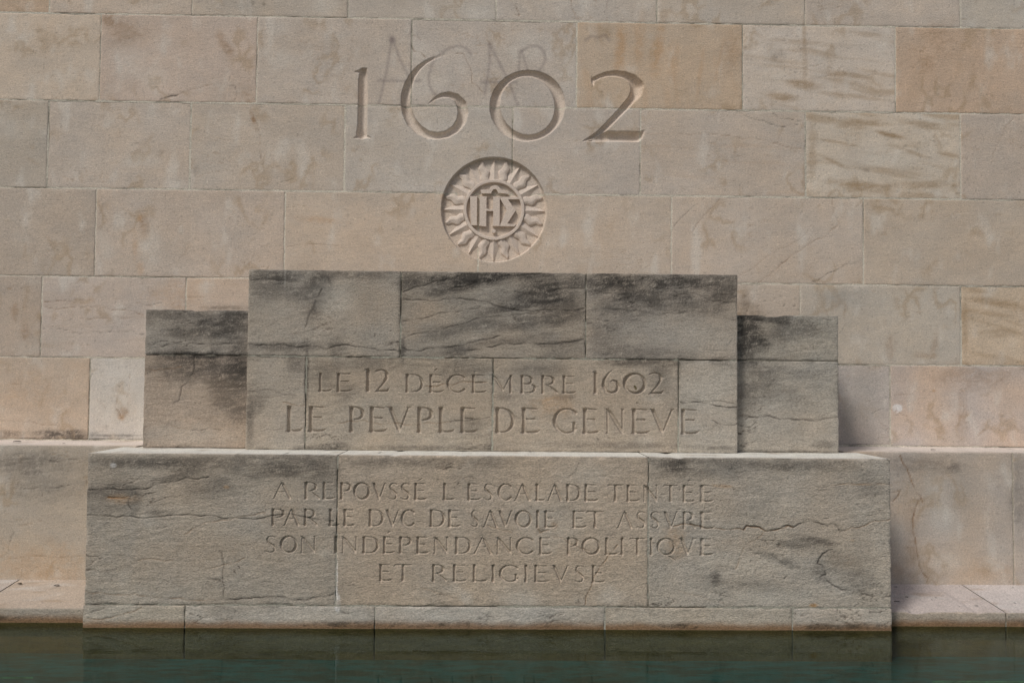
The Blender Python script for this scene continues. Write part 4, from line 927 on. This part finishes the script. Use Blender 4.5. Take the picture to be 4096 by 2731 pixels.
for c in range(6):
    xs_, cols_ = WC[c]
    z0, z1 = ZS[5-c], ZS[6-c]
    for i, rgb in enumerate(cols_):
        x0, x1 = xs_[i], xs_[i+1]
        fx, fz = [], []
        if c in (1, 2) and x1 > DIGFX[0] and x0 < DIGFX[1]:
            fx.append(DIGFX); fz.append(DIGFZ)
        if c in (2, 3) and x1 > SUNFX[0] and x0 < SUNFX[1]:
            fx.append(SUNFX); fz.append(SUNFZ)
        seen = x1 > -3.75 and x0 < 4.05
        hidden = (c == 5 and x0 > -2 and x1 < 2.2)
        dd = .0086 if seen and not hidden else .05
        stone(wall, x0, x1, z0, z1, 'w', .35, rgb, M_WALL, dd, fx, fz, **SP.get((c, i), {}))
        if i:
            ms_v.append((x0, z0+.006, z1-.006))
    ms_h.append((z0 if c < 5 else z0+.004, -5.1, 5.1))
mortar(wall, 'w', ms_h, ms_v, (172, 166, 152), .55, .0014)

# sun emblem: ring and rays standing on the floor of the round recess
cx, cz = SUNC
YF = YW+SUND
RGB_E = (172, 160, 148)
def ring_mesh(r0, r1, y0, y1, n=72):
    prof = [(r1, y1), (r1, y0+.004), (r1-.004, y0), (r0+.004, y0), (r0, y0+.004), (r0, y1)]
    V = []; Q = []
    for i in range(n):
        a = 2*math.pi*i/n
        wv = .0006*math.sin(a*7)
        for r, y in prof:
            V.append((cx+(r+wv)*math.cos(a), y, cz+(r+wv)*math.sin(a)))
    m_ = len(prof)
    for i in range(n):
        for j in range(m_-1):
            a, b = i*m_+j, i*m_+j+1
            c, d = ((i+1) % n)*m_+j+1, ((i+1) % n)*m_+j
            Q.append((a, d, c, b))
    return V, Q
V, Q = ring_mesh(.196, .220, YW+.007, YF+.004)
emb = link_mesh('sun_emblem', V, Q, np.tile(alb(RGB_E), (len(V), 1)), M_CUT, wall, (cx, YF, cz), False)
emb['label'] = 'round sun relief with rays around a ringed monogram'
def ray_mesh(length, hwf, htf, wave, n=14, grooves=0):
    """local frame: u outward, v across; returns V (u, v, h), Q"""
    m_ = 9
    V = []
    for i in range(n+1):
        t = i/n
        for j in range(m_):
            s = -1+2*j/(m_-1)
            hw = hwf(t)
            off = wave*math.sin(t*math.pi*3.4+.6)*min(1, (1-t)*4+.25)
            if j in (0, m_-1):
                h = 0; s2 = s
            else:
                s2 = (-1+2*(j-1)/(m_-3))
                h = htf(t, s2)
            V.append((length*t, off+hw*(s if j in (0, m_-1) else s2), h))
    Q = grid_quads(m_, n+1).tolist()
    return V, Q
def place_ray(name, ang, V, Q, r0):
    ca, sa = math.cos(ang), math.sin(ang)
    W_ = [(cx+(r0+u)*ca-v*sa, YF+.006-h, cz+(r0+u)*sa+v*ca) for u, v, h in V]
    ox, oz = cx+(r0+.07)*ca, cz+(r0+.07)*sa
    ob = link_mesh(name, W_, Q, np.tile(alb(RGB_E), (len(W_), 1)), M_CUT, None, (ox, YF, oz), name == 'flame_ray')
    ob.parent = emb
    ob.location = Vector((ox-cx, 0, oz-cz))
    return ob
rs = random.Random(11)
for k in range(12):
    V, Q = ray_mesh(.148+rs.uniform(-.004, .002), lambda t: .048*(1-t)**.8+.003, lambda t, s: (.027-.008*t)*(1-.7*abs(s)), 0)
    place_ray('straight_ray', math.pi/2+k*math.pi/6+rs.uniform(-.01, .01), V, Q, .216)
    sgn = rs.choice((-1, 1))
    V, Q = ray_mesh(.140+rs.uniform(-.004, .002), lambda t: (.038*math.sin(math.pi*min(1, .22+.62*t))**.8*(1-t)**.35+.002),
                    lambda t, s: (.031-.010*t)*(1-.5*s*s)-.009*math.exp(-((s-.25)/.16)**2)-.005*math.exp(-((s+.45)/.16)**2), .0075*sgn, 18)
    place_ray('flame_ray', math.pi/12+k*math.pi/6+rs.uniform(-.015, .015), V, Q, .222)
def EM(px, py):                   # emblem drawing units -> metres
    return (cx+(px-925)/3.336*YW/4047, cz-(py-797)/3.336*YW/4047)
def emb_poly(name, pts, th=.020):
    o = [EM(*p) for p in pts]
    area = sum(a[0]*b[1]-b[0]*a[1] for a, b in zip(o, o[1:]+o[:1]))
    if area < 0:
        o = o[::-1]
    return poly_part(name, emb, o, YW+.007, YF+.004, RGB_E, .0022)
emb_poly('letter', [(600, 617), (705, 617), (692, 640), (692, 985), (706, 1012), (612, 1012), (622, 985), (600, 640)])
emb_poly('letter', [(722, 620), (832, 620), (818, 645), (818, 782), (865, 800), (915, 785), (915, 650), (905, 622), (1003, 622), (1003, 1018), (905, 1018), (918, 990), (918, 812), (865, 818), (818, 806), (818, 1000), (828, 1026), (722, 1016), (735, 990), (735, 645)])
emb_poly('letter', [(1006, 622), (1252, 622), (1262, 652), (1105, 652), (1216, 803), (1098, 985), (1225, 990), (1205, 1020), (1006, 1020), (1012, 985), (1100, 803), (1010, 655)])
emb_poly('macron', [(737, 530), (858, 530), (872, 492), (905, 472), (940, 466), (975, 475), (1000, 502), (1012, 530), (1045, 545), (1110, 560), (1122, 586), (1040, 572), (1000, 572),
                    (978, 572), (968, 530), (940, 512), (910, 520), (890, 548), (884, 580), (770, 574), (757, 584)])
emb_poly('dot', [(925+28*math.cos(a), 1087+28*math.sin(a)) for a in np.linspace(0, 2*np.pi, 13)[:-1]])

# ---------------------------------------------------------------- stepped monument in front of the wall
mon = thing('stepped_monument', (0, 6.5, 0), 'weathered grey stepped stone block with carved French inscription rising from the pool', 'monument')
FXC = (-1.36, 1.36, 0.0033); FZC1 = (1.10, 1.56, 0.0033)
TOPC = (194, 184, 174)
ct = [-1.5279, -.5738, .5926, 1.5525]
for i, (rgb, kw) in enumerate([((129, 123, 113), dict(bed=.3)), ((116, 111, 102), dict(bed=.5, bands=(14, 14, .38, 'bk'))), ((127, 121, 112), dict(rough=.4, bed=.3))]):
    stone(mon, ct[i], ct[i+1], 1.586, 2.128, 'c', .70, rgb, M_CRUST, .006, top_rgb=(130, 122, 110), chip=1.3, gap=(i > 0, i < 2, 1, 0), rough=kw.pop('rough', .2), **kw)
cb = [-1.5295, -1.1591, .0097, 1.1795, 1.5525]
for i, (rgb, kw) in enumerate([((134, 126, 114), dict(bed=.6)), ((132, 123, 109), dict(bed=.35)), ((134, 124, 110), {}), ((142, 137, 127), dict(bed=.4, rough=.3))]):
    stone(mon, cb[i], cb[i+1], 1.0038, 1.586, 'c', .70, rgb, M_CRUST, .006, [FXC], [FZC1], chip=1.2, gap=(i > 0, i < 3, 0, 1), **kw)
mortar(mon, 'c', [(1.586, -1.522, 1.547)], [(x, 1.592, 2.12) for x in ct[1:3]]+[(x, 1.006, 1.58) for x in cb[1:4]], (132, 130, 118), 1.15, .003)
def pier(xa, xb, zt, cols, kws):
    stone(mon, xa, xb, 1.5895, zt, 'p', .60, cols[0], M_CRUST, .006, top_rgb=(150, 140, 126), chip=1.2, gap=(0, 0, 1, 0), **kws[0])
    stone(mon, xa, xb, 1.0038, 1.5895, 'p', .60, cols[1], M_CRUST, .006, chip=1.2, gap=(0, 0, 0, 1), **kws[1])
pier(-2.195, -1.5305, 1.8755, [(116, 111, 103), (134, 120, 106)], [dict(bed=.3), dict(bed=.8, rough=.2)])
pier(1.5540, 2.2255, 1.880, [(126, 123, 114), (133, 129, 120)], [dict(rough=.9), dict(rough=.4, bed=.3)])
mortar(mon, 'p', [(1.5895, -2.19, -1.533)], [], (100, 96, 86), 1.3, .004)
mortar(mon, 'p', [(1.5895, 1.56, 2.22)], [], (100, 96, 86), 1.3, .004)
bx = [-2.3399, -.8925, .9291, 2.3604]
ZB = 1.002
FXB = (-1.50, 1.16, 0.0033); FZB = (.255, .880, 0.0033)
for i, (rgb, kw) in enumerate([((137, 129, 117), dict(bed=.4, rough=.2)), ((152, 138, 121), dict(rough=.1)), ((145, 138, 127), dict(rough=.7, bed=.25))]):
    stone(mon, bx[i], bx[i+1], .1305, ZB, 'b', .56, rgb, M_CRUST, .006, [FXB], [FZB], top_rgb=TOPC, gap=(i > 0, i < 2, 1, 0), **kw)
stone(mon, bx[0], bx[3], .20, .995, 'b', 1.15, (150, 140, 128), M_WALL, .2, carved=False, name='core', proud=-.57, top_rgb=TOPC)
px_ = [-2.345, -1.7607, -.6639, .6778, 1.7784, 2.363]
for i, (rgb, kw) in enumerate([((150, 142, 128), {}), ((152, 147, 138), {}), ((156, 152, 144), {}), ((150, 141, 127), {}), ((156, 148, 137), {})]):
    stone(mon, px_[i], px_[i+1], -.40, .1305, 'b', .9, rgb, M_CRUST, .0065, (), ((-.01, .06, .004),), gap=(i > 0, i < 4, 0, 1), name='plinth_stone', rough=.3, **kw)
mortar(mon, 'b', [(.1305, -2.335, 2.355)], [(x, .136, ZB-.006) for x in bx[1:3]]+[(x, .0, .125) for x in px_[1:5]], (140, 136, 124), .75, .003)

# ---------------------------------------------------------------- low walls with ledge, left and right of the monument
def low_wall(label, xs_, cols_, kws, x_in, side):
    t = thing('low_wall', ((xs_[0]+xs_[-1])/2, YL, 0), label, 'low wall', 'low walls either side of the monument')
    for i in range(len(cols_)):
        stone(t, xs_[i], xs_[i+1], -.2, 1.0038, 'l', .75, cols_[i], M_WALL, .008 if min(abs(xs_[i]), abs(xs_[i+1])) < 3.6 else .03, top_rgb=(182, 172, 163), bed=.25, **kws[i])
    mortar(t, 'l', [], [(x, .14, 1.0) for x in xs_[1:-1]], (150, 143, 128), .5, .003)
low_wall('low stone wall with pale ledge left of the monument', [-5.2, -3.75, -2.30], [(148, 136, 120), (146, 136, 121)], [dict(), dict()], 0, 0)
low_wall('low stone wall with brown vein and pale ledge right of the monument', [2.32, 3.4481, 5.2], [(151, 140, 128), (146, 138, 129)], [dict(warm=.1), dict()], 0, 0)

def water_step(label, xs_, cols_, tops):
    t = thing('pool_step', ((xs_[0]+xs_[-1])/2, YS, 0), label, 'step', 'pool steps either side of the monument')
    for i in range(len(cols_)):
        seed = 300+i*7+xs_[0]
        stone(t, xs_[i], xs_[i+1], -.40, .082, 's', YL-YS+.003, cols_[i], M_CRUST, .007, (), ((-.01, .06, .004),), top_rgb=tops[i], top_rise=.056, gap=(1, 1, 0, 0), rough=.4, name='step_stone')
    mortar(t, 's', [], [(x, .0, .075) for x in xs_[1:-1]], (120, 112, 98), 1.0, .004)
water_step('pinkish stone step at the water left of the monument', [-5.2, -3.03, -2.335], [(128, 122, 110), (128, 120, 108)], [(156, 147, 138), (156, 143, 129)])
water_step('pale stone step at the water right of the monument', [2.358, 3.10, 5.2], [(136, 125, 112), (132, 123, 112)], [(164, 154, 148), (168, 160, 155)])

# pale green strips painted to stand in for refracted light along the pool floor
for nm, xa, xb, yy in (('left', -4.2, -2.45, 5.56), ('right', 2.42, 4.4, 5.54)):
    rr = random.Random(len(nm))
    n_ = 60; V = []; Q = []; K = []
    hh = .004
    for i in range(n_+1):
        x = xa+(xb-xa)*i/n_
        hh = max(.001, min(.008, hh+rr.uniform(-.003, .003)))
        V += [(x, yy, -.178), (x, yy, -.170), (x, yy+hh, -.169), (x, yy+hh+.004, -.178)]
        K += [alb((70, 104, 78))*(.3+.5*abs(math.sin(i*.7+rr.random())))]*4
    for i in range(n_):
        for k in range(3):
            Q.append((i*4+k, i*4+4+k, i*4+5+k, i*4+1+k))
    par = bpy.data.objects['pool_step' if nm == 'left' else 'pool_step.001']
    link_mesh('glint_strip', V, Q, np.array(K), M_MORT, par, ((xa+xb)/2, yy, -.17), False)

# ---------------------------------------------------------------- small litter
M_LEAF = flat_material('dry_leaf', (.018, .014, .008), (.05, .038, .018), 90, .8)
def leaf(name, loc, size, rz, label, tilt=0.0):
    V = []; Q = []
    for i in range(7):
        t = i/6; w = .32*math.sin(math.pi*t)**.8+.02
        for s in (-1, 0, 1):
            V.append(((t-.5)*size, s*w*size, .10*size*abs(s)+.03*size*math.sin(t*3)))
    for i in range(6):
        for j in range(2):
            a = i*3+j
            Q.append((a, a+3, a+4, a+1))
    ob = link_mesh(name, V, Q, None, M_LEAF)
    ob.location = loc; ob.rotation_euler = (tilt, 0, rz)
    ob['label'] = label; ob['category'] = 'leaf'
    return ob
leaf('leaf', (-3.17, 6.86, 1.008), .05, .2, 'small dark curled leaf lying on the left ledge at the frame edge')
leaf('leaf', (-2.80, 6.72, 1.008), .022, 1.0, 'tiny dark leaf on the left ledge, the one nearer the monument')
leaf('leaf', (2.97, 6.76, 1.008), .035, .1, 'dark thin leaf lying on the right ledge')
leaf('leaf', (-2.73, 6.50, .130), .035, .5, 'brown leaf bit on the pinkish step left of the monument')
leaf('leaf', (-2.98, 6.54, .132), .035, -.3, 'brown leaf bit at the outer left end of the pinkish step')
def twig(loc, L, rz, label):
    r = .0022
    V = []; Q = []
    for i in range(4):
        for k in range(4):
            a = k*math.pi/2
            V.append((-L/2+L*i/3, r*math.cos(a), r+r*math.sin(a)+.001*math.sin(i*2)))
    for i in range(3):
        for k in range(4):
            Q.append((i*4+k, i*4+(k+1) % 4, i*4+4+(k+1) % 4, i*4+4+k))
    ob = link_mesh('twig', V, Q, None, M_LEAF); ob.location = loc; ob.rotation_euler = (0, 0, rz)
    ob['label'] = label; ob['category'] = 'twig'
twig((2.52, 6.27, .1035), .035, .05, 'short dark twig on the pale step, the longer one nearer the monument')
twig((2.62, 6.36, .112), .020, .0, 'tiny dark twig on the pale step, behind the longer twig')
tri = sum(len(o.data.polygons) for o in bpy.data.objects if o.type == 'MESH')*2
print('TRIANGLES', tri)
